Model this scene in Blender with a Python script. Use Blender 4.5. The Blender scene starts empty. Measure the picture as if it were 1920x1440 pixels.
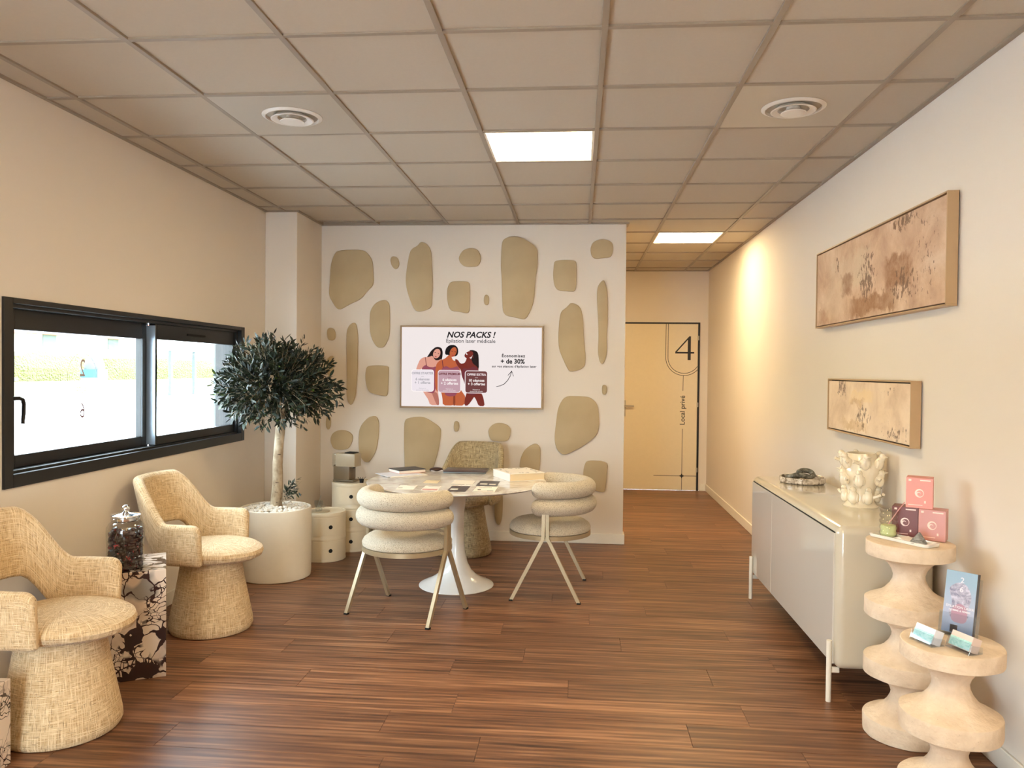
import bpy, bmesh, math, random
from mathutils import Vector, Matrix, Euler
PI = math.pi
random.seed(7)
C = bpy.context.scene.collection
SC = bpy.context.scene
D = bpy.data

# ---------------------------------------------------------------- camera, world, lights
cam = D.objects.new('camera', D.cameras.new('camera')); C.objects.link(cam)
R_ = Vector((0.9963920694, 0.0842829778, 0.0099611049)); U_ = Vector((-0.0114111148, 0.0167398426, 0.999794761)); F_ = Vector((-0.0840989323, 0.9963012382, -0.0176412092))
cam.matrix_world = Matrix(((R_.x, U_.x, -F_.x, 0), (R_.y, U_.y, -F_.y, 0), (R_.z, U_.z, -F_.z, 1.455), (0, 0, 0, 1)))
cam.data.sensor_width = 36; cam.data.lens = 1469.85 / 1920 * 36
cam.data.clip_start = 0.05; cam.data.clip_end = 300
SC.camera = cam
SC.view_settings.view_transform = 'Standard'; SC.view_settings.look = 'None'
SC.view_settings.exposure = 0.52; SC.view_settings.gamma = 1; SC.view_settings.use_curve_mapping = False
LAMP = (1.0, 0.77, 0.43); LAMP_S = 24.0      # the ceiling panels
SKY = (0.78, 0.89, 1.0); SKY_S = 18.0
w = D.worlds.new('sky'); SC.world = w; w.use_nodes = True
bg = w.node_tree.nodes['Background']; bg.inputs[0].default_value = (*SKY, 1); bg.inputs[1].default_value = SKY_S
sun = D.objects.new('sun', D.lights.new('sun', 'SUN')); C.objects.link(sun)
sun.data.energy = 45.0; sun.data.angle = math.radians(1.0); sun.data.color = (1.0, 0.97, 0.92)
sun.rotation_euler = Euler((math.radians(-30), math.radians(32), 0))      # high behind the building, never through a window
def portal(name, loc, rot, sx, sy):
    l = D.lights.new(name, 'AREA'); l.shape = 'RECTANGLE'; l.size = sx; l.size_y = sy; l.cycles.is_portal = True
    o = D.objects.new(name, l); C.objects.link(o); o.location = loc; o.rotation_euler = rot
portal('window_portal', (-2.66, 4.41, 1.33), (0, -PI/2, 0), 0.8, 2.4)
portal('shopfront_portal', (-1.5, -1.16, 1.15), (PI/2, 0, 0), 1.2, 2.1)
CY = SC.cycles
CY.max_bounces = 8; CY.diffuse_bounces = 5; CY.glossy_bounces = 3; CY.transmission_bounces = 8; CY.transparent_max_bounces = 12
CY.caustics_reflective = False; CY.caustics_refractive = False; CY.sample_clamp_indirect = 30

# ---------------------------------------------------------------- materials
def lin(c):
    return tuple((x/255/12.92 if x/255 <= 0.04045 else ((x/255+0.055)/1.055)**2.4) for x in c)
class NT:
    def __init__(s, name):
        s.m = D.materials.new(name); s.m.use_nodes = True; s.t = s.m.node_tree; s.b = s.t.nodes['Principled BSDF']
    def n(s, k, **kw):
        q = s.t.nodes.new(k)
        for a, v in kw.items(): setattr(q, a, v)
        return q
    def put(s, sock, v):
        if isinstance(v, bpy.types.NodeSocket): s.t.links.new(v, sock)
        elif isinstance(v, (tuple, list)) and len(v) == 3 and len(sock.default_value) == 4: sock.default_value = (*v, 1)
        else: sock.default_value = v
    def coord(s, which='Object', scale=(1, 1, 1), loc=(0, 0, 0), rot=(0, 0, 0), src=None):
        m = s.n('ShaderNodeMapping')
        if src is None: src = s.n('ShaderNodeTexCoord').outputs[which]
        s.put(m.inputs[0], src); m.inputs['Scale'].default_value = scale; m.inputs['Location'].default_value = loc; m.inputs['Rotation'].default_value = rot
        return m.outputs[0]
    def noise(s, vec, scale=5, detail=3, rough=0.5, dist=0, out=0):
        q = s.n('ShaderNodeTexNoise'); s.put(q.inputs['Vector'], vec)
        q.inputs['Scale'].default_value = scale; q.inputs['Detail'].default_value = detail; q.inputs['Roughness'].default_value = rough; q.inputs['Distortion'].default_value = dist
        return q.outputs[out]
    def voro(s, vec, scale=5, feature='F1', out='Distance', rand=1):
        q = s.n('ShaderNodeTexVoronoi', feature=feature); s.put(q.inputs['Vector'], vec); q.inputs['Scale'].default_value = scale
        q.inputs['Randomness'].default_value = rand
        return q.outputs[out]
    def ramp(s, fac, stops, interp='LINEAR'):
        q = s.n('ShaderNodeValToRGB'); s.put(q.inputs[0], fac); e = q.color_ramp.elements; q.color_ramp.interpolation = interp
        while len(e) < len(stops): e.new(0.5)
        for x, (p, c) in zip(e, stops):
            x.position = p; x.color = (*c, 1) if isinstance(c, (tuple, list)) else (c, c, c, 1)
        return q.outputs[0]
    def mix(s, f, a, b, mode='MIX'):
        q = s.n('ShaderNodeMix', data_type='RGBA', blend_type=mode); s.put(q.inputs['Factor'], f); s.put(q.inputs['A'], a); s.put(q.inputs['B'], b)
        return q.outputs['Result']
    def math(s, op, a, b=0.0, c=0.0):
        q = s.n('ShaderNodeMath', operation=op); s.put(q.inputs[0], a); s.put(q.inputs[1], b); s.put(q.inputs[2], c)
        return q.outputs[0]
    def vmath(s, op, a, b):
        q = s.n('ShaderNodeVectorMath', operation=op); s.put(q.inputs[0], a); s.put(q.inputs[1], b)
        return q.outputs[0]
    def sep(s, v):
        q = s.n('ShaderNodeSeparateXYZ'); s.put(q.inputs[0], v); return q.outputs
    def bump(s, h, strength=0.3, dist=0.002):
        q = s.n('ShaderNodeBump'); s.put(q.inputs['Height'], h); q.inputs['Strength'].default_value = strength; q.inputs['Distance'].default_value = dist
        s.t.links.new(q.outputs[0], s.b.inputs['Normal'])
    def set(s, **kw):
        for k, v in kw.items(): s.put(s.b.inputs[k.replace('_', ' ')], v)
        return s
M = {}
def plain(name, rgb, rough=0.5, metal=0, coat=0, spec=0.5, grain=0.03, gs=30):
    t = NT(name); c = lin(rgb)
    if grain:
        f = t.noise(t.coord(), gs, 3)
        t.set(Base_Color=t.mix(f, tuple(x*(1-grain) for x in c), tuple(min(1, x*(1+grain)) for x in c)))
    else: t.set(Base_Color=c)
    t.set(Roughness=rough, Metallic=metal, Coat_Weight=coat, Specular_IOR_Level=spec)
    M[name] = t.m; return t
def glow(name, rgb, s):
    t = NT(name); t.set(Base_Color=(0.01, 0.01, 0.01), Roughness=0.6, Specular_IOR_Level=0.05, Emission_Color=lin(rgb) if max(rgb) > 1 else rgb, Emission_Strength=s)
    M[name] = t.m
def glass(name, tint=(1, 1, 1), rough=0.0, ior=1.45):
    t = NT(name); t.set(Base_Color=tint, Roughness=rough, Transmission_Weight=1.0, IOR=ior); M[name] = t.m; return t
def pane(name, tint, refl=0.06):
    t = NT(name); tr = t.n('ShaderNodeBsdfTransparent'); tr.inputs[0].default_value = (*tint, 1)
    gl = t.n('ShaderNodeBsdfGlossy'); gl.inputs['Roughness'].default_value = 0.02
    fr = t.n('ShaderNodeLayerWeight'); fr.inputs[0].default_value = 0.5
    ff = t.math('MULTIPLY_ADD', t.math('POWER', fr.outputs['Facing'], 4.0), 0.5, refl*0.5)
    mx = t.n('ShaderNodeMixShader'); t.t.links.new(ff, mx.inputs[0]); t.t.links.new(tr.outputs[0], mx.inputs[1]); t.t.links.new(gl.outputs[0], mx.inputs[2])
    t.t.links.new(mx.outputs[0], t.t.nodes['Material Output'].inputs[0]); M[name] = t.m
t = plain('wall_paint', (224, 214, 202), 0.75, grain=0.015, gs=3); t.bump(t.noise(t.coord(), 400, 2), 0.08, 0.001)
plain('white_trim', (232, 226, 214), 0.4)
t = plain('tile_mineral', (188, 176, 158), 0.9, grain=0.03, gs=60); t.bump(t.noise(t.coord(), 500, 3), 0.25, 0.001)
plain('grid_metal', (154, 141, 124), 0.5, grain=0.01)
plain('vent_metal', (182, 172, 156), 0.42, spec=0.6, grain=0.01)
plain('vent_white', (222, 216, 206), 0.4)
plain('void_black', (9, 8, 8), 0.8)
plain('black_frame', (13, 12, 12), 0.38, spec=0.4)
plain('gasket', (52, 60, 66), 0.5)
plain('alu', (140, 150, 160), 0.35, metal=0.5)
plain('door_cream', (226, 212, 184), 0.5)
plain('decal_black', (22, 18, 18), 0.5, grain=0)
plain('steel', (190, 184, 172), 0.3, metal=0.9)
plain('gloss_white', (232, 229, 224), 0.2, coat=0.3)
plain('pot_white', (232, 224, 208), 0.45)
plain('plastic_cream', (218, 204, 178), 0.32)
plain('champagne', (176, 158, 128), 0.38, metal=0.45)
plain('lacquer', (202, 194, 176), 0.16, coat=0.6, grain=0.01)
plain('lacquer_door', (206, 203, 196), 0.07, coat=0.5, grain=0.005)
plain('ceramic', (232, 220, 196), 0.14, coat=0.6)
plain('paper', (236, 228, 216), 0.6)
plain('page_edge', (226, 206, 170), 0.7)
plain('book_black', (18, 20, 26), 0.35)
plain('laptop_brown', (76, 56, 50), 0.3, metal=0.6)
plain('card_dark', (66, 60, 58), 0.4)
plain('card_pink', (202, 140, 132), 0.5)
plain('ink', (40, 38, 40), 0.5, grain=0)
plain('machine', (178, 164, 140), 0.35)
plain('machine_dark', (112, 96, 74), 0.4)
plain('box_pink', (224, 150, 140), 0.42)
plain('box_rose', (206, 150, 146), 0.42)
plain('box_plum', (118, 62, 60), 0.4)
plain('foil', (250, 216, 204), 0.3)
plain('frame_wood', (186, 156, 120), 0.45, metal=0.15)
plain('tv_frame', (150, 122, 88), 0.4, metal=0.2)
plain('pebble', (216, 208, 196), 0.6, grain=0.2, gs=25)
plain('candle', (214, 220, 158), 0.4)
plain('flyer_white', (226, 226, 236), 0.35)
plain('brown_dark', (44, 32, 34), 0.4)
plain('bulk_stock', (220, 200, 190), 0.5)
plain('asphalt', (200, 204, 212), 0.9, grain=0.05, gs=2)
plain('teal_wall', (66, 82, 86), 0.7, grain=0.1, gs=4)
plain('house_wall', (240, 232, 214), 0.8)
plain('roof_tile', (150, 72, 40), 0.8)
plain('bin_teal', (20, 60, 78), 0.5)
plain('chrome', (225, 228, 232), 0.08, metal=1.0, grain=0)
t = plain('lawn', (150, 150, 92), 0.9, grain=0.3, gs=3)
t = plain('hedge', (60, 64, 8), 0.8, grain=0.45, gs=4); t.bump(t.noise(t.coord(), 12, 4), 1.0, 0.3)
glass('clear_glass'); pane('acrylic', (0.93, 0.95, 0.97), 0.10)
pane('window_glass', (0.93, 0.96, 0.95))
pane('thin_glass', (0.90, 0.92, 0.91), 0.16)
glow('panel_light', LAMP, LAMP_S)
# stone pieces on the wall
t = NT('wall_stone'); f = t.noise(t.coord('Object', (1, 1, 1)), 2.5, 4)
t.set(Base_Color=t.ramp(f, [(0.3, lin((176, 156, 122))), (0.7, lin((194, 174, 138)))]), Roughness=0.75); t.bump(t.noise(t.coord(), 130, 4), 0.3, 0.002); M['wall_stone'] = t.m
# wood planks: every plank is an object, its look comes from its own random value
t = NT('wood_plank'); oi = t.n('ShaderNodeObjectInfo').outputs['Random']
off = t.n('ShaderNodeCombineXYZ'); t.put(off.inputs[0], t.math('MULTIPLY', oi, 37.0)); t.put(off.inputs[1], t.math('MULTIPLY', oi, 91.0)); t.put(off.inputs[2], t.math('MULTIPLY', oi, 13.0))
p = t.vmath('ADD', t.coord(), off.outputs[0])
g1 = t.noise(t.coord(src=p, scale=(0.9, 16, 1)), 1.6, 6, 0.62, 0.35)
g2 = t.noise(t.coord(src=p, scale=(2.2, 60, 1)), 2.0, 4, 0.6)
wv = t.n('ShaderNodeTexWave', wave_type='RINGS', rings_direction='SPHERICAL'); t.put(wv.inputs['Vector'], t.coord(src=p, scale=(0.8, 8, 1))); wv.inputs['Scale'].default_value = 1.3; wv.inputs['Distortion'].default_value = 5; wv.inputs['Detail'].default_value = 3; wv.inputs['Detail Scale'].default_value = 0.8
g = t.math('ADD', t.math('MULTIPLY', g1, 0.72), t.math('ADD', t.math('MULTIPLY', g2, 0.22), t.math('MULTIPLY', wv.outputs['Fac'], 0.08)))
col = t.ramp(g, [(0.36, lin((70, 45, 32))), (0.46, lin((104, 69, 48))), (0.54, lin((126, 87, 62))), (0.66, lin((162, 119, 88)))])
tint = t.ramp(oi, [(0.0, (0.82, 0.80, 0.78)), (0.5, (1.0, 1.0, 1.0)), (1.0, (1.14, 1.10, 1.06))])
t.set(Base_Color=t.mix(1.0, col, tint, 'MULTIPLY'), Roughness=t.math('MULTIPLY_ADD', g2, 0.15, 0.32), Specular_IOR_Level=0.35); t.bump(g2, 0.12, 0.001); M['wood_plank'] = t.m
plain('joint', (52, 34, 24), 0.9)
# tweed: cross threads laid out on the UV map in metres
def tweed(name, light, mid, dark, bal=0.0):
    t = NT(name); uv = t.n('ShaderNodeTexCoord').outputs['UV']
    wob = t.vmath('ADD', uv, t.vmath('SCALE', t.noise(uv, 9, 2, out=1), (0, 0, 0)))
    h = t.noise(t.coord(src=uv, scale=(10, 250, 1)), 1, 3, 0.6); v = t.noise(t.coord(src=uv, scale=(250, 10, 1), loc=(5, 3, 0)), 1, 3, 0.6)
    hd = t.noise(t.coord(src=uv, scale=(24, 330, 1), loc=(1, 9, 0)), 1, 2, 0.5); vd = t.noise(t.coord(src=uv, scale=(330, 24, 1), loc=(7, 2, 0)), 1, 2, 0.5)
    cell = t.noise(uv, 38, 2)
    a = t.math('MAXIMUM', h, v)
    col = t.ramp(a, [(0.40, mid), (0.52, tuple((x+y)/2 for x, y in zip(mid, light))), (0.66, light)])
    d = t.math('MAXIMUM', hd, vd)
    col = t.mix(t.ramp(d, [(0.61+bal, 0.0), (0.70+bal, 0.75)]), col, dark)
    col = t.mix(t.ramp(cell, [(0.35, 0.28), (0.6, 0.0)]), col, mid)
    t.set(Base_Color=col, Roughness=0.9, Specular_IOR_Level=0.15, Sheen_Weight=0.15); t.bump(t.math('ADD', a, d), 0.7, 0.003); M[name] = t.m
tweed('tweed_gold', lin((236, 216, 180)), lin((180, 145, 102)), lin((94, 66, 40)))
tweed('tweed_grey', lin((212, 194, 156)), lin((150, 128, 92)), lin((62, 50, 38)), -0.05)
t = NT('boucle'); f = t.noise(t.coord(), 230, 4, 0.65); f2 = t.voro(t.coord(), 260)
t.set(Base_Color=t.ramp(f, [(0.33, lin((126, 106, 82))), (0.44, lin((206, 192, 168))), (0.7, lin((230, 220, 202)))]), Roughness=0.95, Sheen_Weight=0.2, Specular_IOR_Level=0.1); t.bump(t.math('ADD', f, f2), 0.9, 0.004); M['boucle'] = t.m
# breccia marble of the plinths
t = NT('breccia'); p = t.coord(); dp = t.vmath('ADD', p, t.coord(src=t.noise(p, 7, 3, out=1), scale=(0.16, 0.16, 0.16)))
v = t.voro(dp, 11, 'DISTANCE_TO_EDGE', rand=1); v2 = t.voro(t.vmath('ADD', dp, (3.1, 1.7, 0.4)), 30, 'DISTANCE_TO_EDGE'); big = t.noise(p, 4.5, 2, 0.5, 0.6)
th = t.math('MULTIPLY', t.ramp(big, [(0.42, 0.06), (0.52, 0.22), (0.66, 1.0)]), 0.17)
zone = t.ramp(t.noise(t.coord(loc=(1, 6, 2)), 5.5, 2, 0.5, 0.5), [(0.50, 0.0), (0.54, 1.0)])
vein = t.math('MAXIMUM', t.math('LESS_THAN', v, th), t.math('MULTIPLY', zone, t.math('LESS_THAN', v2, t.math('MULTIPLY_ADD', th, 1.4, 0.03))))
base = t.mix(t.ramp(t.noise(dp, 6, 2), [(0.44, 0.0), (0.56, 1.0)]), lin((224, 210, 198)), lin((196, 178, 164)))
base = t.mix(t.ramp(t.noise(t.coord(loc=(4, 2, 1)), 4.5, 2), [(0.56, 0.0), (0.6, 0.9)]), base, lin((128, 126, 124)))
t.set(Base_Color=t.mix(vein, base, lin((48, 30, 32))), Roughness=0.12, Coat_Weight=0.3); M['breccia'] = t.m
t = NT('marble_top'); p = t.coord(); f = t.noise(p, 5, 5, 0.6, 1.2); g = t.noise(p, 14, 4, 0.6, 0.6)
t.set(Base_Color=t.mix(t.ramp(g, [(0.5, 0.0), (0.62, 0.5)]), t.ramp(f, [(0.38, lin((184, 176, 170))), (0.48, lin((214, 208, 202))), (0.62, lin((232, 228, 224)))]), lin((186, 176, 168))), Roughness=0.09, Coat_Weight=0.2); M['marble_top'] = t.m
t = NT('dish_marble'); f = t.noise(t.coord(), 22, 5, 0.6, 1.5)
t.set(Base_Color=t.ramp(f, [(0.38, lin((112, 96, 80))), (0.5, lin((196, 182, 164))), (0.65, lin((222, 210, 194)))]), Roughness=0.25); M['dish_marble'] = t.m
t = NT('green_stone'); f = t.noise(t.coord(), 30, 5, 0.6, 1.5)
t.set(Base_Color=t.ramp(f, [(0.35, lin((62, 60, 52))), (0.5, lin((104, 102, 92))), (0.7, lin((150, 146, 134)))]), Roughness=0.25); M['green_stone'] = t.m
t = NT('grey_shell'); f = t.noise(t.coord(scale=(1, 1, 5)), 60, 3)
t.set(Base_Color=t.ramp(f, [(0.35, lin((96, 96, 96))), (0.7, lin((168, 166, 162)))]), Roughness=0.5); M['grey_shell'] = t.m
# plaster pedestals
t = NT('plaster'); p = t.coord(); f = t.noise(p, 9, 5, 0.6); sp = t.noise(p, 60, 3, 0.7)
col = t.ramp(f, [(0.3, lin((212, 190, 164))), (0.55, lin((228, 208, 184))), (0.75, lin((236, 220, 200)))])
t.set(Base_Color=t.mix(t.ramp(sp, [(0.24, 0.7), (0.30, 0.0)]), col, lin((126, 98, 80))), Roughness=0.82); t.bump(t.math('ADD', f, t.math('MULTIPLY', t.noise(p, 45, 4), 0.8)), 0.9, 0.008); M['plaster'] = t.m
t = NT('bark'); p = t.coord(scale=(1, 1, 0.6)); f = t.noise(p, 22, 5, 0.6, 0.3); sp = t.noise(t.coord(scale=(1, 1, 2.5)), 26, 2)
t.set(Base_Color=t.mix(t.ramp(sp, [(0.28, 0.9), (0.33, 0.0)]), t.ramp(f, [(0.3, lin((138, 116, 90))), (0.7, lin((196, 180, 154)))]), lin((74, 54, 40))), Roughness=0.8); t.bump(f, 0.4, 0.005); M['bark'] = t.m
t = NT('leaf'); f = t.noise(t.coord(), 14, 2); ge = t.n('ShaderNodeNewGeometry').outputs['Backfacing']
c = t.ramp(f, [(0.34, lin((14, 19, 14))), (0.60, lin((30, 40, 28))), (0.68, lin((52, 66, 28))), (0.74, lin((100, 118, 36)))])
t.set(Base_Color=t.mix(ge, c, lin((48, 58, 46))), Roughness=0.42, Specular_IOR_Level=0.3); M['leaf'] = t.m
t = NT('berry'); f = t.noise(t.coord(), 35, 2)
t.set(Base_Color=t.ramp(f, [(0.45, lin((22, 3, 5))), (0.62, lin((60, 6, 12))), (0.72, lin((150, 22, 34)))]), Roughness=0.25, Coat_Weight=0.4); M['berry'] = t.m
# the two abstract canvases
def canvas(name, blocks, specks, seed, tones):
    t = NT(name); p = t.coord('Object'); x, y, z = t.sep(p)
    wn = t.math('MULTIPLY_ADD', t.noise(p, 12, 6, 0.7), 0.16, -0.08); wy = t.math('ADD', y, wn); wz = t.math('ADD', z, t.math('MULTIPLY_ADD', t.noise(t.coord(loc=(3, 1, seed)), 12, 6, 0.7), 0.16, -0.08))
    f = t.noise(t.coord(loc=(seed, 0, 0)), 4, 6, 0.65, 0.4)
    col = t.ramp(f, [(0.3, lin(tones[0])), (0.5, lin(tones[1])), (0.68, lin(tones[2]))])
    for (cy, cz, ry, rz, rgb, a) in blocks:
        d = t.math('MAXIMUM', t.math('DIVIDE', t.math('ABSOLUTE', t.math('SUBTRACT', wy, cy)), ry), t.math('DIVIDE', t.math('ABSOLUTE', t.math('SUBTRACT', wz, cz)), rz))
        k = t.math('MULTIPLY', t.ramp(d, [(0.70, 1.0), (1.0, 0.0)]), t.math('MULTIPLY', t.ramp(t.noise(t.coord(loc=(2, cy, cz)), 16, 5, 0.7), [(0.35, 0.55), (0.6, 1.0)]), a))
        col = t.mix(k, col, lin(rgb))
    for (cy, cz, ry, rz, thr) in specks:
        d = t.math('ADD', t.math('POWER', t.math('DIVIDE', t.math('SUBTRACT', y, cy), ry), 2.0), t.math('POWER', t.math('DIVIDE', t.math('SUBTRACT', z, cz), rz), 2.0))
        k = t.ramp(t.math('SUBTRACT', t.noise(t.coord(loc=(0, cy*3, cz*5), scale=(1, 1, 0.6)), 38, 5, 0.68), t.math('MULTIPLY', d, 0.09)), [(thr, 0.0), (thr+0.04, 0.8)])
        col = t.mix(k, col, lin((92, 62, 44)))
    scr = t.ramp(t.noise(t.coord(scale=(1, 1, 6)), 26, 4, 0.7), [(0.68, 0.0), (0.72, 0.6)])
    col = t.mix(scr, col, lin((150, 112, 84)))
    t.set(Base_Color=col, Roughness=0.6); t.bump(t.noise(p, 60, 4, 0.7), 0.5, 0.003); M[name] = t.m

canvas('canvas_large', [(0.35, 0.05, 0.32, 0.10, (206, 186, 160), 0.55), (0.33, -0.02, 0.10, 0.07, (142, 102, 72), 0.85), (-0.38, -0.03, 0.17, 0.09, (138, 94, 60), 0.9), (-0.05, -0.16, 0.36, 0.06, (144, 102, 68), 0.9), (0.75, -0.18, 0.12, 0.05, (160, 116, 84), 0.6), (0.1, 0.06, 0.14, 0.12, (204, 186, 160), 0.5), (0.55, -0.1, 0.2, 0.11, (208, 184, 156), 0.5)],
       [(0.02, -0.02, 0.10, 0.13, 0.45), (-0.45, -0.10, 0.16, 0.09, 0.49), (-0.72, 0.0, 0.16, 0.22, 0.56), (-0.45, 0.2, 0.14, 0.04, 0.44), (0.5, 0.12, 0.05, 0.05, 0.5)], 1.0, ((168, 134, 110), (196, 164, 138), (216, 190, 166)))
canvas('canvas_small', [(0.05, 0.06, 0.2, 0.04, (234, 206, 160), 0.7), (0.15, -0.10, 0.22, 0.03, (196, 160, 110), 0.6), (0.1, 0.03, 0.12, 0.02, (196, 156, 112), 0.6), (-0.3, -0.02, 0.1, 0.03, (234, 210, 180), 0.6)],
       [(0.36, 0.11, 0.07, 0.05, 0.46), (0.02, -0.05, 0.09, 0.07, 0.48), (-0.35, 0.1, 0.18, 0.05, 0.58), (-0.42, -0.10, 0.13, 0.05, 0.52)], 4.0, ((206, 178, 152), (228, 204, 178), (240, 220, 196)))
t = NT('flyer_blue'); z = t.sep(t.coord())[2]
t.set(Base_Color=t.ramp(t.math('ADD', z, t.math('MULTIPLY', t.noise(t.coord(), 30, 2), 0.04)), [(0.02, lin((120, 150, 196))), (0.10, lin((176, 186, 214))), (0.2, lin((150, 180, 206)))]), Roughness=0.3); M['flyer_blue'] = t.m
t = NT('flyer_lilac'); t.set(Base_Color=t.ramp(t.noise(t.coord(), 45, 3, 0.6, 1), [(0.35, lin((128, 130, 162))), (0.65, lin((206, 206, 226)))]), Roughness=0.3); M['flyer_lilac'] = t.m
t = NT('card_iris'); t.set(Base_Color=t.ramp(t.noise(t.coord(), 40, 3, 0.6, 1.5), [(0.35, lin((150, 206, 204))), (0.55, lin((190, 232, 226))), (0.7, lin((176, 206, 226)))]), Roughness=0.15); M['card_iris'] = t.m
plain('flyer_rose', (178, 140, 164), 0.35)

# ---------------------------------------------------------------- geometry helpers
def obj(name, bm, mat, parent=None, smooth=True, loc=(0, 0, 0), rot=(0, 0, 0), angle=35):
    me = D.meshes.new(name); bm.normal_update(); bm.to_mesh(me); bm.free()
    o = D.objects.new(name, me); C.objects.link(o)
    for m in (mat if isinstance(mat, (list, tuple)) else [mat]): me.materials.append(M[m])
    if smooth:
        for p in me.polygons: p.use_smooth = True
        me.set_sharp_from_angle(angle=math.radians(angle))
    o.location = loc; o.rotation_euler = rot
    if parent: o.parent = parent
    return o
def tag(o, label=None, cat=None, group=None, kind=None):
    if label: o['label'] = label
    if cat: o['category'] = cat
    if group: o['group'] = group
    if kind: o['kind'] = kind
    return o
def thing(name, label, cat, loc=(0, 0, 0), rz=0, group=None):
    o = D.objects.new(name, None); C.objects.link(o); o.location = loc; o.rotation_euler = (0, 0, rz); o.empty_display_size = 0.1
    return tag(o, label, cat, group)
def box(x0, x1, y0, y1, z0, z1, bev=0, seg=2, bm=None, mi=0):
    own = bmesh.new()
    bmesh.ops.create_cube(own, size=1, matrix=Matrix.Translation(((x0+x1)/2, (y0+y1)/2, (z0+z1)/2)) @ Matrix.Diagonal((x1-x0, y1-y0, z1-z0, 1)))
    if bev: bmesh.ops.bevel(own, geom=own.edges[:], offset=bev, segments=seg, profile=0.5, affect='EDGES')
    for f in own.faces: f.material_index = mi
    return join(bm, own) if bm else own
def join(bm, other, mat=None):
    me = D.meshes.new('tmp'); other.to_mesh(me); other.free()
    if mat is not None: me.transform(mat)
    bm.from_mesh(me); D.meshes.remove(me); return bm
def grid(rows, bm=None, cu=False, mi=0, uvs=None, flip=False):
    """rows[i][j] points; cu closes the j direction"""
    bm = bm or bmesh.new(); uvl = bm.loops.layers.uv.verify()
    V = [[bm.verts.new(p) for p in r] for r in rows]
    nj = len(rows[0])
    for i in range(len(rows)-1):
        for j in range(nj if cu else nj-1):
            k = (j+1) % nj
            q = [V[i][j], V[i][k], V[i+1][k], V[i+1][j]]; ix = [(i, j), (i, j+1), (i+1, j+1), (i+1, j)]
            if flip: q.reverse(); ix.reverse()
            try: f = bm.faces.new(q)
            except ValueError: continue
            f.material_index = mi
            if uvs:
                for l, (a, b) in zip(f.loops, ix): l[uvl].uv = uvs(a, b)
    return bm, V
def lathe(prof, n=48, bm=None, mi=0, wob=None, sx=1, sy=1, cx=0, cy=0):
    bm = bm or bmesh.new(); L = [0]; R = max(r for r, z in prof)
    for a, b in zip(prof, prof[1:]): L.append(L[-1]+math.hypot(b[0]-a[0], b[1]-a[1]))
    rows = []
    for r, z in prof:
        row = []
        for j in range(n):
            a = 2*PI*j/n; k = wob(a, z) if wob else 1
            row.append((cx+max(r, 1e-4)*k*math.cos(a)*sx, cy+max(r, 1e-4)*k*math.sin(a)*sy, z))
        rows.append(row)
    bm, V = grid(rows, bm, True, mi, uvs=lambda i, j: (j/n*2*PI*R, L[i]))
    return bm
def solid(prof, n=48, **k):
    """closed lathe: the profile runs bottom to top, ends are closed on the axis"""
    return lathe([(0, prof[0][1])]+list(prof)+[(0, prof[-1][1])], n, **k)
def tube(path, r, n=12, bm=None, mi=0, caps=True, up=Vector((0, 0, 1)), round_caps=False, sq=False):
    bm = bm or bmesh.new(); P = [Vector(p) for p in path]; m = len(P)
    rad = r if isinstance(r, (list, tuple)) else [r]*m
    T = []
    for i in range(m):
        a = P[max(i-1, 0)]; b = P[min(i+1, m-1)]; T.append((b-a).normalized())
    nrm = up - up.dot(T[0])*T[0]
    if nrm.length < 1e-3: nrm = Vector((1, 0, 0)) - T[0].x*T[0]
    nrm.normalize(); rows = []; L = 0; Ls = []
    def ring(c, t, nn, rr):
        bb = t.cross(nn)
        if sq: return [c+rr*(sx*nn+sy*bb) for sx, sy in ((1, 1), (-1, 1), (-1, -1), (1, -1))]
        return [c+rr*(math.cos(2*PI*k/n)*nn+math.sin(2*PI*k/n)*bb) for k in range(n)]
    frames = []
    for i in range(m):
        if i: nrm = nrm - nrm.dot(T[i])*T[i]; nrm.normalize()
        frames.append((P[i], T[i], nrm.copy(), rad[i]))
    if round_caps:
        c, t, nn, rr = frames[0]; pre = [(c-t*rr*math.sin(a), t, nn, rr*math.cos(a)) for a in (1.5, 1.2, 0.9, 0.6, 0.3)]
        c, t, nn, rr = frames[-1]; post = [(c+t*rr*math.sin(a), t, nn, rr*math.cos(a)) for a in (0.3, 0.6, 0.9, 1.2, 1.5)]
        frames = pre+frames+post
    for k, fr in enumerate(frames):
        if k: L += (fr[0]-frames[k-1][0]).length
        Ls.append(L); rows.append(ring(*fr))
    R = max(rad); nn_ = 4 if sq else n
    bm, V = grid(rows, bm, True, mi, uvs=lambda i, j: (Ls[i], j/nn_*2*PI*R))
    if caps:
        for vs, rev in ((V[0], True), (V[-1], False)):
            try: f = bm.faces.new(list(reversed(vs)) if rev else vs); f.material_index = mi
            except ValueError: pass
    bmesh.ops.recalc_face_normals(bm, faces=bm.faces[:])
    return bm
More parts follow.
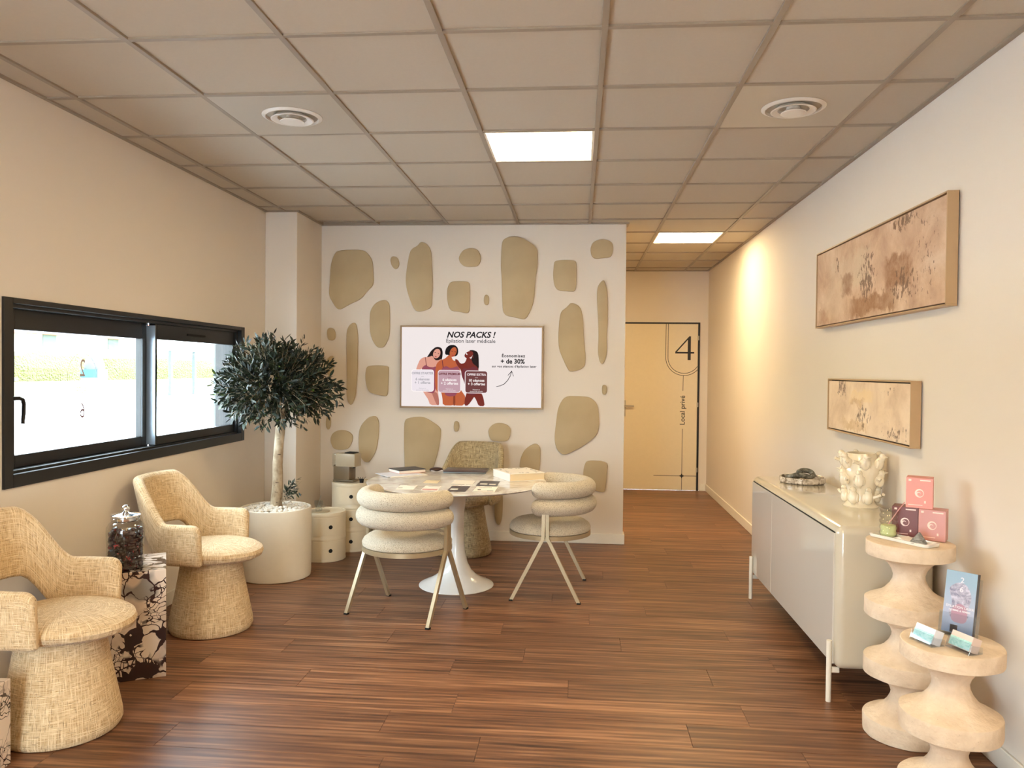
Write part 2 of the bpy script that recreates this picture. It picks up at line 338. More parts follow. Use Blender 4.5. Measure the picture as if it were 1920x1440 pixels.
def prism(pts, d0, d1, axis='y', bev=0, bm=None, mi=0):
    """pts (a,b) outline extruded along an axis from d0 to d1"""
    own = bmesh.new()
    f3 = {'y': lambda a, b, d: (a, d, b), 'z': lambda a, b, d: (a, b, d), 'x': lambda a, b, d: (d, a, b)}[axis]
    A = [own.verts.new(f3(a, b, d0)) for a, b in pts]; B = [own.verts.new(f3(a, b, d1)) for a, b in pts]; n = len(pts)
    own.faces.new(A); own.faces.new(B[::-1])
    for i in range(n): own.faces.new((A[i], B[i], B[(i+1) % n], A[(i+1) % n]))
    bmesh.ops.recalc_face_normals(own, faces=own.faces[:])
    if bev:
        es = [e for e in own.edges if (e.verts[0] in A and e.verts[1] in A)]
        bmesh.ops.bevel(own, geom=es, offset=bev, segments=2, profile=0.5, affect='EDGES')
    for f in own.faces: f.material_index = mi
    return join(bm, own) if bm else own
def sphere(r, loc=(0, 0, 0), scale=(1, 1, 1), u=12, v=8, bm=None, mi=0, rot=None):
    own = bmesh.new(); m = Matrix.Translation(loc) @ (rot or Matrix()) @ Matrix.Diagonal((*scale, 1))
    bmesh.ops.create_uvsphere(own, u_segments=u, v_segments=v, radius=r, matrix=m)
    for f in own.faces: f.material_index = mi
    return join(bm, own) if bm else own
def smooth_poly(pts, it=2):
    for _ in range(it):
        q = []; n = len(pts)
        for i in range(n):
            a = pts[i]; b = pts[(i+1) % n]
            q += [(a[0]*0.78+b[0]*0.22, a[1]*0.78+b[1]*0.22), (a[0]*0.22+b[0]*0.78, a[1]*0.22+b[1]*0.78)]
        pts = q
    return pts
def rrect(x0, x1, y0, y1, r, n=5):
    out = []
    for cx, cy, a0 in ((x1-r, y1-r, 0), (x0+r, y1-r, 90), (x0+r, y0+r, 180), (x1-r, y0+r, 270)):
        for k in range(n+1):
            a = math.radians(a0+90*k/n); out.append((cx+r*math.cos(a), cy+r*math.sin(a)))
    return out
def text(body, size, mat, parent, loc, rot, name='lettering', align='CENTER', shear=0, bold=0, ext=0.0004, sx=1, space=1):
    c = D.curves.new(name, 'FONT'); c.body = body; c.size = size; c.align_x = align; c.align_y = 'CENTER'
    c.shear = shear; c.offset = bold; c.extrude = ext; c.resolution_u = 3; c.space_character = space; c.materials.append(M[mat])
    f = D.objects.new(name, c); C.objects.link(f); bpy.context.view_layer.update()
    me = D.meshes.new_from_object(f.evaluated_get(bpy.context.evaluated_depsgraph_get())); D.objects.remove(f)
    o = D.objects.new(name, me); C.objects.link(o); o.parent = parent; o.location = loc; o.rotation_euler = rot; o.scale = (sx, 1, 1)
    return o
def copy_tree(o, parent=None):
    c = o.copy(); C.objects.link(c)
    if parent: c.parent = parent
    for ch in list(o.children): copy_tree(ch, c)
    return c
def struct(o, label=None):
    o['kind'] = 'structure'
    if label: o['label'] = label
    return o

# ---------------------------------------------------------------- room shell
XL, XR, YB, YE, YF, H = -2.48, 1.575, 6.63, 9.75, -1.2, 2.69
TX0, TY0, T = -2.3186, 2.8566, 0.6
# floor: sub-slab and planks running across the room
fl = struct(obj('floor', box(XL, XR, YF, YE, -0.12, -0.008), 'joint', smooth=False), 'brown wood plank floor')
PW, PL = 0.203, 1.24
pm = {}
def plank_mesh(l, wd):
    key = (round(l, 2), round(wd, 3))
    if key not in pm:
        bm = box(-l/2+0.0006, l/2-0.0006, -wd/2+0.0006, wd/2-0.0006, -0.008, 0.0, 0.0008, 1)
        o = obj('plank', bm, 'wood_plank', smooth=False); me = o.data; D.objects.remove(o); pm[key] = me
    return pm[key]
y = YF; row = 0
while y < YE-0.01:
    wd = min(PW, YE-y); x = XL-[0.15, 0.78, 0.41, 1.05, 0.6][row % 5]-0.11*(row % 3)
    while x < XR-0.01:
        a = max(x, XL); b = min(x+PL, XR)
        if b-a > 0.02:
            o = D.objects.new('plank', plank_mesh(b-a, wd)); C.objects.link(o); o.parent = fl; o.location = ((a+b)/2, y+wd/2, 0)
        x += PL
    y += wd; row += 1
# walls
wl = bmesh.new(); WY0, WY1, WZ0, WZ1 = 3.187, 5.633, 0.915, 1.752
for a in ((YF, WY0, 0, 3.0), (WY1, YB+0.1, 0, 3.0), (WY0, WY1, 0, WZ0), (WY0, WY1, WZ1, 3.0)): box(XL-0.2, XL, a[0], a[1], a[2], a[3], bm=wl)
struct(obj('wall_left', wl, 'wall_paint', smooth=False), 'cream painted left wall with the low sliding window')
struct(obj('wall_column', box(XL, -2.221, 6.035, YB, 0, H+0.02, 0.004), 'wall_paint', smooth=False), 'boxed cream column in the corner beside the window wall')
struct(obj('wall_back', box(-2.68, 0.388, YB, YB+0.12, 0, 3.0, 0.004), 'wall_paint', smooth=False), 'cream back wall holding the screen and stone shapes')
struct(obj('wall_right', box(XR, XR+0.2, YF, YE+0.2, 0, 3.0), 'wall_paint', smooth=False), 'long cream right wall with two canvases')
struct(obj('wall_corridor_end', box(-0.9, XR, YE, YE+0.2, 0, 3.0), 'wall_paint', smooth=False), 'cream wall at the end of the corridor')
struct(obj('wall_corridor_left', box(-1.0, -0.9, YB+0.12, YE+0.2, 0, 3.0), 'wall_paint', smooth=False))
wf = bmesh.new()
for a in ((XL-0.2, -2.1, 0, 3.0), (-0.9, XR+0.2, 0, 3.0), (-2.1, -0.9, 2.2, 3.0), (-2.1, -0.9, 0, 0.1)): box(a[0], a[1], YF-0.15, YF, a[2], a[3], bm=wf)
struct(obj('wall_front', wf, 'wall_paint', smooth=False))
w2 = struct(D.objects.new('window_2', None)); C.objects.link(w2)
fb = bmesh.new()
for x in (-2.1, -0.96): box(x, x+0.06, YF-0.09, YF-0.03, 0.1, 2.2, bm=fb)
obj('window_frame', fb, 'black_frame', w2, smooth=False)
obj('pane', box(-2.04, -0.96, YF-0.064, YF-0.058, 0.1, 2.2), 'window_glass', w2, smooth=False)
struct(obj('roof', box(-2.9, 1.9, -1.5, 10.1, 3.0, 3.15), 'white_trim', smooth=False))  # unseen slab added above the tiles to stop daylight leaking through their gaps
# baseboards
for nm, b in (('baseboard_right', (XR-0.013, XR, YF, YE, 0, 0.085)), ('baseboard_back', (-2.22, 0.401, YB-0.013, YB, 0, 0.085)), ('baseboard_left', (XL, XL+0.013, YF, 6.03, 0, 0.085)), ('baseboard_corridor', (1.487, XR-0.013, YE-0.013, YE, 0, 0.085)), ('baseboard_gate', (0.388, 0.401, YB, YB+0.12, 0, 0.085))):
    struct(obj(nm, box(*b, 0.003, 1), 'white_trim', smooth=False))
# ceiling: grid rails, every tile its own piece
ce = struct(obj('ceiling', box(XL, XR, YF, YE, H+0.06, H+0.08), 'white_trim', smooth=False), 'suspended ceiling of square mineral tiles in a metal grid')
cols = [XL]+[TX0+T*i for i in range(7)]+[XR]; rows_ = [TY0+T*j for j in range(-6, 12)]; rows_ = [YF]+rows_+[YE]
LIGHTS = [(4, 9), (6, 14), (4, 14), (4, 4), (2, 1), (6, 1)]  # the panel round the corridor corner is unseen, added to brighten the corridor
def in_room(ci, ri):
    cx, cy = (cols[ci]+cols[ci+1])/2, (rows_[ri]+rows_[ri+1])/2
    return not (cy > YB and cx < -0.9)
tm = {}
for ci in range(len(cols)-1):
    for ri in range(len(rows_)-1):
        x0, x1, y0, y1 = cols[ci], cols[ci+1], rows_[ri], rows_[ri+1]
        if not in_room(ci, ri): continue
        if (ci, ri) in LIGHTS: continue
        if (ci, ri) in ((2, 8), (6, 8)):
            g = 0.010
            pl = obj('metal_panel', box(x0+g, x1-g, y0+g, y1-g, H-0.003, H+0.008, 0.002, 1), 'vent_metal', ce, smooth=False)
            continue
        key = (round(x1-x0, 3), round(y1-y0, 3))
        if key not in tm:
            dx, dy = key[0]/2-0.006, key[1]/2-0.006
            o = obj('ceiling_tile', box(-dx, dx, -dy, dy, 0.003, 0.018, 0.003, 1), 'tile_mineral', smooth=False); tm[key] = o.data; D.objects.remove(o)
        o = D.objects.new('ceiling_tile', tm[key]); C.objects.link(o); o.parent = ce; o.location = ((x0+x1)/2, (y0+y1)/2, H + 0.0015*((ci*7+ri*3) % 3))
for x in cols[1:-1]: obj('ceiling_rail', box(x-0.012, x+0.012, YF, YE if x > -0.9 else YB, H-0.004, H+0.03, 0.001, 1), 'grid_metal', ce, smooth=False)
for yy in rows_[1:-1]:
    xa = XL if yy < YB else -0.9
    obj('ceiling_rail', box(xa, XR, yy-0.012, yy+0.012, H-0.0034, H+0.03, 0.001, 1), 'grid_metal', ce, smooth=False)
for b in ((XR-0.022, XR, YF, YE), (XL, XL+0.022, YF, 6.035), (-2.221, 0.388, YB-0.022, YB), (XL, -2.199, 6.013, 6.035), (-2.221, -2.199, 6.035, YB), (-0.9, XR, YE-0.022, YE), (0.388, 0.41, YB-0.022, YB+0.14)):
    obj('edge_trim', box(*b, H-0.006, H+0.02, 0.001, 1), 'grid_metal', ce, smooth=False)
LL = {(4, 14): 'added unseen light panel round the corner, brightening the corridor', (4, 4): 'square ceiling light panel behind the viewer in line with the table', (4, 9): 'square ceiling light panel glowing above the round table', (6, 14): 'ceiling light panel glowing in the corridor'}
for ci, ri in LIGHTS:
    x0, x1, y0, y1 = cols[ci], cols[ci+1], rows_[ri], rows_[ri+1]
    t_ = thing('ceiling_light', LL.get((ci, ri), 'square ceiling light panel behind the viewer on the %s' % ('window side' if ci == 2 else 'sideboard side')), 'light', ((x0+x1)/2, (y0+y1)/2, H), 0, 'ceiling light panels')
    fr = bmesh.new()
    for a in ((-0.288, 0.288, -0.288, -0.276), (-0.288, 0.288, 0.276, 0.288), (-0.288, -0.276, -0.276, 0.276), (0.276, 0.288, -0.276, 0.276)): box(*a, -0.002, 0.012, bm=fr)
    obj('frame', fr, 'white_trim', t_, smooth=False)
    obj('diffuser', box(-0.276, 0.276, -0.276, 0.276, 0.0, 0.006), 'panel_light', t_, smooth=False)
for nm, (vx, vy) in (('left', (-1.41, 3.757)), ('right', (0.981, 3.757))):
    t_ = thing('ceiling_vent', 'round white air vent in the ceiling tile on the %s of the room' % nm, 'vent', (vx, vy, H-0.003), 0, 'round ceiling vents')
    obj('rim', lathe([(0.124, -0.001), (0.144, -0.001), (0.144, -0.003), (0.134, -0.009), (0.126, -0.011), (0.122, 0.002), (0.124, -0.001)], 56), 'vent_white', t_)
    obj('backing', lathe([(0.0, 0.002), (0.124, 0.002)], 40), 'void_black', t_)
    obj('ring', lathe([(0.066, 0.004), (0.070, -0.012), (0.096, -0.020), (0.102, -0.018), (0.088, -0.007), (0.072, 0.004), (0.066, 0.004)], 56), 'vent_white', t_)
    obj('disc', lathe([(0.03, 0.003), (0.034, -0.012), (0.058, -0.026), (0.056, -0.029), (0.03, -0.031), (0.0, -0.031)], 48), 'vent_white', t_)

# ---------------------------------------------------------------- window_1 (sliding, black frame)
w1 = struct(D.objects.new('window_1', None), 'low wide black framed sliding window'); C.objects.link(w1); w1.location = (0, 0, 0)
def ring_frame(y0, y1, z0, z1, wy0, wy1, wz0, wz1, x0, x1, bev=0.002):
    bm = bmesh.new()
    box(x0, x1, y0, y0+wy0, z0, z1, bev, 1, bm); box(x0, x1, y1-wy1, y1, z0, z1, bev, 1, bm)
    box(x0, x1, y0+wy0, y1-wy1, z0, z0+wz0, bev, 1, bm); box(x0, x1, y0+wy0, y1-wy1, z1-wz1, z1, bev, 1, bm)
    return bm
obj('window_frame', ring_frame(WY0, WY1, WZ0, WZ1, 0.055, 0.055, 0.058, 0.025, XL-0.19, XL+0.012), 'black_frame', w1, smooth=False)
obj('inner_frame', ring_frame(WY0+0.052, WY1-0.05, WZ0+0.055, WZ1-0.024, 0.02, 0.02, 0.014, 0.018, -2.625, -2.497), 'black_frame', w1, smooth=False)
ls = obj('sash', ring_frame(3.25, 4.492, 0.984, 1.718, 0.128, 0.070, 0.058, 0.100, -2.604, -2.566), 'black_frame', w1, smooth=False)
obj('pane', box(-2.588, -2.582, 3.37, 4.43, 1.03, 1.63), 'window_glass', ls, smooth=False)
rs = obj('sash', ring_frame(4.480, 5.585, 0.984, 1.718, 0.023, 0.045, 0.054, 0.100, -2.556, -2.515), 'black_frame', w1, smooth=False)
obj('pane', box(-2.538, -2.532, 4.49, 5.55, 1.02, 1.63), 'window_glass', rs, smooth=False)
obj('interlock', box(-2.57, -2.512, 4.4745, 4.480, 0.99, 1.70), 'alu', rs, smooth=False)
obj('gasket', box(-2.563, -2.558, 4.417, 4.44, 1.04, 1.62), 'gasket', ls, smooth=False)
obj('track', box(-2.505, -2.499, 3.262, 4.40, 0.978, 0.986), 'alu', w1, smooth=False)
obj('latch', box(-2.515, -2.507, 4.86, 5.10, 1.655, 1.668, 0.002), 'void_black', rs, smooth=False)
hd = tube([(-2.566, 3.30, 1.305), (-2.51, 3.30, 1.306), (-2.497, 3.315, 1.307), (-2.494, 3.333, 1.300), (-2.494, 3.342, 1.280), (-2.494, 3.340, 1.24), (-2.494, 3.334, 1.19)], [0.010, 0.010, 0.010, 0.010, 0.009, 0.009, 0.008], 10)
obj('handle', hd, 'black_frame', ls)
# faint mirrored lettering stuck on the glass
plain('sticker', (190, 176, 176), 0.5, grain=0)
plain('sticker_dark', (128, 96, 110), 0.5, grain=0)
def ribbon(pts, wd, closed=False, x=-2.5805):
    bm = bmesh.new(); n = len(pts); L = []; R = []
    for i in range(n):
        a = Vector(pts[(i-1) % n] if closed or i else pts[0]); b = Vector(pts[(i+1) % n] if closed or i < n-1 else pts[-1])
        d = (b-a).normalized(); nn = Vector((-d.y, d.x))*wd/2; p = Vector(pts[i]); q = p+nn; s = p-nn
        L.append(bm.verts.new((x, q.x, q.y))); R.append(bm.verts.new((x, s.x, s.y)))
    for i in range(n if closed else n-1):
        k = (i+1) % n; bm.faces.new((L[i], L[k], R[k], R[i]))
    return bm
def capsule(cy, cz, hw, hh, n=14):
    o = [(cy+hw*math.cos(a), cz+hh-hw+hw*math.sin(a)) for a in [PI*k/n for k in range(n+1)]]
    return o+[(cy+hw*math.cos(a), cz-hh+hw+hw*math.sin(a)) for a in [PI+PI*k/n for k in range(n+1)]]
lg = obj('sticker_outline', ribbon(capsule(3.891, 1.324, 0.122, 0.198), 0.0022, True), 'sticker', ls, smooth=False)
for body, sz, z, m_ in (('LASER', 0.044, 1.328, 'sticker'), ('2', 0.13, 1.44, 'sticker'), ('6', 0.12, 1.22, 'sticker_dark')):
    text(body, sz, m_, ls, (-2.5805, 3.891, z), (PI/2, 0, -PI/2), space=1.2 if len(body) > 1 else 1, ext=0.0002, sx=0.8)

# ---------------------------------------------------------------- outdoors, seen through the window
def gz(x): return -0.1+0.0546*(-2.6-x)
def slope(name, xa, xb, mat, label):
    bm = bmesh.new(); bm.faces.new([bm.verts.new(p) for p in ((xa, -30, gz(xa)), (xa, 120, gz(xa)), (xb, 120, gz(xb)), (xb, -30, gz(xb)))])
    bmesh.ops.recalc_face_normals(bm, faces=bm.faces[:]); struct(obj(name, bm, mat, smooth=False), label)
slope('ground', -2.68, -14.8, 'asphalt', 'pale sunlit paving outside the window')
slope('ground_lawn', -14.8, -60, 'lawn', 'strip of lawn outside the window')
bm = bmesh.new(); bm.faces.new([bm.verts.new(p) for p in ((-2.68, -30, -0.1), (30, -30, -0.1), (30, -1.36, -0.1), (-2.68, -1.36, -0.1))]); struct(obj('ground_front', bm, 'asphalt', smooth=False))
hb = bmesh.new(); rows = []
for i in range(0, 61):
    yy = 5+i; base = 0.85; row = []
    for k, (dx, dz) in enumerate(((0.5, -0.1), (0.55, 0.5), (0.45, 0.95), (0.2, 1.12), (-0.2, 1.12), (-0.5, 0.9), (-0.5, -0.1))):
        row.append((-20.6+dx+random.uniform(-.08, .08), yy, base+dz+random.uniform(-.04, .04)))
    rows.append(row)
grid(rows, hb); bmesh.ops.recalc_face_normals(hb, faces=hb.faces[:])
tag(obj('hedge', hb, 'hedge'), 'long clipped yellow green hedge beyond the lawn outside', 'hedge', kind='stuff')
def house(x, y, wx, wy, h, rh, label):
    t_ = thing('house', label, 'house', (x, y, gz(x)), 0, 'houses beyond the hedge')
    obj('wall', box(-wx/2, wx/2, -wy/2, wy/2, 0, h), 'house_wall', t_, smooth=False)
    obj('roof', prism([(-wy/2-.4, h), (wy/2+.4, h), (wy*0.3, h+rh), (-wy*0.3, h+rh)], -wx/2-.4, wx/2+.4, 'x'), 'roof_tile', t_, smooth=False)
    for k in (-0.3, 0.3): obj('window', box(wx/2, wx/2+0.05, wy*k-0.5, wy*k+0.5, 1.0, 2.0), 'teal_wall', t_, smooth=False)
house(-30, 40, 7, 9, 1.6, 1.0, 'low house with a terracotta roof beyond the hedge at left of window')
house(-33, 62, 8, 12, 2.4, 1.6, 'low house with a terracotta roof seen in the right window pane')
struct(obj('wall_exterior', box(-2.98, -2.68, 6.2, 6.5, -0.1, 3.0), 'teal_wall', smooth=False), 'grey green outer wall return beside the window')
t_ = thing('utility_cabinet', 'small grey metal cabinet standing outside on the paving', 'cabinet', (-12.0, 15.0, gz(-12)))
obj('body', box(-0.3, 0.3, -0.4, 0.4, 0, 0.72, 0.02), 'flyer_white', t_, smooth=False); obj('lid', box(-0.35, 0.35, -0.45, 0.45, 0.72, 0.78, 0.01), 'gasket', t_, smooth=False)
obj('door', box(0.3, 0.32, -0.3, 0.05, 0.1, 0.65), 'alu', t_, smooth=False)
t_ = thing('recycling_bin', 'round topped dark and blue recycling bin outside by the hedge', 'bin', (-17.0, 26.3, gz(-17)))
obj('body', box(-0.3, 0.3, -0.3, 0.3, 0, 0.35), 'white_trim', t_, smooth=False); obj('band', box(-0.31, 0.31, -0.31, 0.31, 0.35, 0.65), 'bin_teal', t_, smooth=False)
obj('lid', lathe([(0.32, 0.65), (0.32, 0.85), (0.25, 1.05), (0.12, 1.15), (0, 1.17)], 20), 'gasket', t_)
t_ = thing('carport', 'white carport frame on thin posts outside the right pane', 'carport', (-13.5, 26.0, gz(-13.5)))
for dy in (-1.0, 0.6): obj('post', box(-0.05, 0.05, dy-0.05, dy+0.05, 0, 1.5), 'gasket', t_, smooth=False)
obj('roof', box(-0.8, 0.8, -1.6, 1.4, 1.5, 1.6), 'house_wall', t_, smooth=False)

# ---------------------------------------------------------------- door at the corridor end
dr = struct(D.objects.new('door_1', None), 'cream private door with black lines and the number 4'); C.objects.link(dr); dr.location = (0, YE, 0)
obj('leaf', box(0.45, 1.452, -0.012, 0.0, 0.004, 2.040, 0.002, 1), 'door_cream', dr, smooth=False)
fr = bmesh.new(); box(0.44, 1.477, -0.014, 0, 2.040, 2.060, bm=fr); box(1.455, 1.477, -0.014, 0, 0, 2.040, bm=fr)
obj('frame_line', fr, 'decal_black', dr, smooth=False)
for z in (1.869, 1.054, 0.255): obj('hinge', box(1.448, 1.466, -0.02, -0.013, z-0.028, z+0.028, 0.002, 1), 'steel', dr, smooth=False)
obj('handle_plate', box(0.543, 0.585, -0.02, -0.012, 0.90, 1.10, 0.004), 'steel', dr, smooth=False)
obj('handle', tube([(0.565, -0.015, 1.03), (0.565, -0.055, 1.03), (0.575, -0.062, 1.03), (0.684, -0.062, 1.03)], 0.009, 10), 'steel', dr)
def strip(pts, wd, y=-0.0125, closed=False):
    bm = bmesh.new(); n = len(pts); L = []; R = []
    for i in range(n):
        a = Vector(pts[max(i-1, 0)]); b = Vector(pts[min(i+1, n-1)]); d = (b-a).normalized(); nn = Vector((-d.y, d.x))*wd/2; p = Vector(pts[i])
        q = p+nn; s = p-nn; L.append(bm.verts.new((q.x, y, q.y))); R.append(bm.verts.new((s.x, y, s.y)))
    for i in range(n-1): bm.faces.new((L[i], L[i+1], R[i+1], R[i]))
    return bm
def arcpts(cx, cz, r, a0, a1, n=20): return [(cx+r*math.cos(math.radians(a0+(a1-a0)*k/n)), cz+r*math.sin(math.radians(a0+(a1-a0)*k/n))) for k in range(n+1)]
for r, x_off in ((0.222, 0.0), (0.195, 0.0)):
    cx, cz = 1.288, 1.632
    obj('line', strip([(cx-r-0.004*0, 2.04), (cx-r, cz)]+arcpts(cx, cz, r, 180, 318 if r > 0.2 else 326), 0.0065), 'decal_black', dr, smooth=False)
obj('line', strip([(1.281, 1.410), (1.279, 1.222)], 0.006), 'decal_black', dr, smooth=False)
obj('line', strip([(1.279, 0.757), (1.277, 0.179)], 0.006), 'decal_black', dr, smooth=False)
obj('line', strip([(1.277, 0.179), (1.277, 0.006)], 0.006), 'decal_black', dr, smooth=False)
obj('line', strip([(0.936, 0.179), (1.455, 0.179)], 0.006, -0.0128), 'decal_black', dr, smooth=False)
obj('star', prism([(1.277, 0.219), (1.287, 0.189), (1.317, 0.179), (1.287, 0.169), (1.277, 0.139), (1.267, 0.169), (1.237, 0.179), (1.267, 0.189)], -0.0132, -0.012, 'y'), 'decal_black', dr, smooth=False)
four = bmesh.new()
prism([(1.347, 1.89), (1.367, 1.89), (1.367, 1.60), (1.330, 1.60), (1.330, 1.85), (1.329, 1.86)], -0.0136, -0.012, 'y', bm=four)
prism([(1.180, 1.700), (1.408, 1.700), (1.408, 1.679), (1.180, 1.679)], -0.0134, -0.012, 'y', bm=four)
prism([(1.180, 1.700), (1.201, 1.700), (1.347, 1.866), (1.347, 1.89)], -0.0132, -0.012, 'y', bm=four)
obj('number', four, 'decal_black', dr, smooth=False)
text('Local privé', 0.082, 'decal_black', dr, (1.279, -0.0126, 0.985), (PI/2, -PI/2, 0), bold=0.001)

# ---------------------------------------------------------------- stone shapes on the back wall
STONES = [[[-2.077,2.474],[-1.855,2.477],[-1.809,2.442],[-1.772,2.386],[-1.763,2.297],[-1.759,2.175],[-1.807,2.13],[-1.869,2.052],[-1.972,2.007],[-2.063,1.954],[-2.109,2.007],[-2.153,2.085],[-2.144,2.197],[-2.136,2.353],[-2.111,2.426]],[[-1.599,2.422],[-1.554,2.413],[-1.535,2.358],[-1.548,2.319],[-1.576,2.308],[-1.604,2.341],[-1.616,2.391]],[[-1.35,2.545],[-1.296,2.523],[-1.262,2.468],[-1.255,2.352],[-1.246,2.208],[-1.25,2.076],[-1.252,1.987],[-1.303,1.959],[-1.376,1.942],[-1.416,1.986],[-1.467,2.119],[-1.482,2.219],[-1.466,2.352],[-1.447,2.452],[-1.425,2.485],[-1.38,2.507]],[[-1.026,2.408],[-0.992,2.467],[-0.928,2.491],[-0.862,2.477],[-0.832,2.418],[-0.841,2.358],[-0.871,2.329],[-0.971,2.329],[-1.011,2.359]],[[-1.092,2.203],[-1.014,2.208],[-0.941,2.203],[-0.925,2.181],[-0.925,2.032],[-0.928,1.949],[-0.95,1.933],[-1.023,1.949],[-1.079,1.952],[-1.107,1.987],[-1.122,2.065],[-1.119,2.153]],[[-1.699,2.041],[-1.648,2.047],[-1.619,2.008],[-1.615,1.897],[-1.615,1.741],[-1.65,1.663],[-1.673,1.638],[-1.718,1.635],[-1.759,1.684],[-1.787,1.762],[-1.792,1.874],[-1.787,1.952],[-1.749,2.013]],[[-2.142,1.807],[-2.108,1.8],[-2.092,1.761],[-2.093,1.71],[-2.124,1.693],[-2.159,1.706],[-2.167,1.76],[-2.161,1.794]],[[-1.925,1.856],[-1.904,1.823],[-1.892,1.728],[-1.895,1.594],[-1.894,1.471],[-1.904,1.337],[-1.912,1.213],[-1.949,1.132],[-1.98,1.168],[-1.992,1.235],[-1.988,1.369],[-1.991,1.504],[-1.994,1.649],[-1.993,1.784],[-1.965,1.834]],[[-2.135,1.564],[-2.108,1.561],[-2.108,1.447],[-2.139,1.368],[-2.168,1.424],[-2.173,1.525]],[[-1.797,1.481],[-1.706,1.486],[-1.626,1.479],[-1.621,1.451],[-1.625,1.34],[-1.627,1.239],[-1.647,1.217],[-1.727,1.233],[-1.784,1.249],[-1.813,1.293],[-1.828,1.382],[-1.82,1.461]],[[-0.654,2.551],[-0.606,2.58],[-0.534,2.587],[-0.453,2.558],[-0.352,2.486],[-0.352,2.327],[-0.37,2.232],[-0.379,2.041],[-0.407,1.961],[-0.449,1.881],[-0.519,1.897],[-0.639,1.92],[-0.649,2.04],[-0.654,2.232],[-0.664,2.328],[-0.661,2.455]],[[-0.786,2.096],[-0.762,2.08],[-0.761,2.024],[-0.774,2.003],[-0.798,2.008],[-0.807,2.04],[-0.802,2.08]],[[-0.209,2.378],[-0.133,2.387],[-0.03,2.382],[-0.024,2.327],[-0.024,2.184],[-0.035,2.121],[-0.082,2.121],[-0.178,2.129],[-0.21,2.168],[-0.222,2.248],[-0.216,2.343]],[[0.088,2.485],[0.111,2.535],[0.173,2.56],[0.236,2.551],[0.276,2.524],[0.277,2.453],[0.259,2.406],[0.199,2.402],[0.128,2.393],[0.096,2.422]],[[0.201,2.224],[0.22,2.184],[0.237,2.105],[0.242,1.852],[0.233,1.757],[0.24,1.599],[0.206,1.507],[0.178,1.527],[0.161,1.614],[0.167,1.757],[0.157,1.931],[0.147,2.089],[0.154,2.169]],[[-0.065,2.033],[0.014,1.991],[0.036,1.883],[0.046,1.693],[0.062,1.566],[0.052,1.478],[-0.067,1.44],[-0.099,1.485],[-0.164,1.627],[-0.173,1.739],[-0.16,1.946],[-0.104,1.986]],[[0.215,1.342],[0.24,1.332],[0.241,1.269],[0.221,1.253],[0.201,1.265],[0.199,1.329]],[[-0.112,1.241],[0.007,1.242],[0.094,1.237],[0.142,1.201],[0.174,1.146],[0.182,0.939],[0.083,0.842],[-0.051,0.767],[-0.122,0.739],[-0.179,0.797],[-0.196,0.877],[-0.184,1.005],[-0.167,1.149]],[[-0.759,0.947],[-0.719,0.996],[-0.655,1.009],[-0.59,0.99],[-0.562,0.951],[-0.573,0.886],[-0.597,0.849],[-0.726,0.848],[-0.75,0.891]],[[-0.355,0.839],[-0.32,0.818],[-0.31,0.771],[-0.317,0.586],[-0.416,0.52],[-0.489,0.614],[-0.482,0.703],[-0.451,0.776],[-0.403,0.817]],[[0.085,0.703],[0.259,0.697],[0.249,0.582],[0.238,0.446],[0.207,0.434],[0.111,0.459],[0.055,0.498],[0.049,0.594],[0.061,0.666]],[[-1.796,1.039],[-1.742,1.052],[-1.713,1.026],[-1.703,0.978],[-1.707,0.872],[-1.726,0.747],[-1.784,0.65],[-1.823,0.647],[-1.862,0.687],[-1.882,0.773],[-1.881,0.908],[-1.859,0.971]],[[-1.48,1.024],[-1.417,1.044],[-1.33,1.05],[-1.272,1.028],[-1.165,0.958],[-1.165,0.891],[-1.187,0.748],[-1.239,0.575],[-1.345,0.477],[-1.471,0.474],[-1.482,0.761],[-1.484,0.924]],[[-1.036,1.017],[-1.012,1.008],[-1.005,0.97],[-1.016,0.927],[-1.045,0.926],[-1.055,0.959],[-1.05,1.007]],[[-2.03,0.926],[-1.971,0.914],[-1.93,0.878],[-1.941,0.811],[-1.98,0.752],[-2.098,0.75],[-2.133,0.826],[-2.119,0.885],[-2.08,0.916]],[[-0.685,0.762],[-0.638,0.758],[-0.623,0.701],[-0.626,0.493],[-0.628,0.303],[-0.632,0.189],[-0.658,0.127],[-0.689,0.164],[-0.699,0.254],[-0.691,0.396],[-0.688,0.586]],[[-2.169,1.038],[-2.13,1.039],[-2.127,0.961],[-2.149,0.918],[-2.173,0.951]]]
SL = ['large irregular tan stone panel at the upper left of the back wall', 'small oval tan stone between the two upper left panels', 'tall pointed tan stone above the left of the screen', 'round tan stone with a flat base above the screen',
 'squarish tan stone just above the screen', 'oval tan stone directly left of the screen top', 'small rounded stone at the far left level with the screen top', 'long narrow tan stone left of the screen', 'small tan stone half hidden by the olive tree top',
 'squarish tan stone left of the screen lower corner', 'largest upright tan stone above the right half of the screen', 'tiny pill shaped stone above the screen', 'squarish tan stone at the upper right of the back wall', 'round tan stone nearest the upper right corner of the back wall',
 'long narrow tan stone by the right edge of the back wall', 'tall oval tan stone right of the screen', 'tiny pill shaped stone by the right edge of the wall', 'large irregular tan stone below right of the screen', 'round flat based stone below the screen, right of the tweed chair back',
 'tan stone behind the big book on the table', 'squarish stone low on the wall above the right boucle chair', 'tall oval tan stone above the coffee machine right side', 'large upright tan stone left of the tweed chair behind the table', 'tiny pill shaped stone under the screen',
 'round tan stone behind the coffee machine', 'long low stone partly behind the tweed chair at the table', 'small narrow stone at the right lower edge of the olive crown']
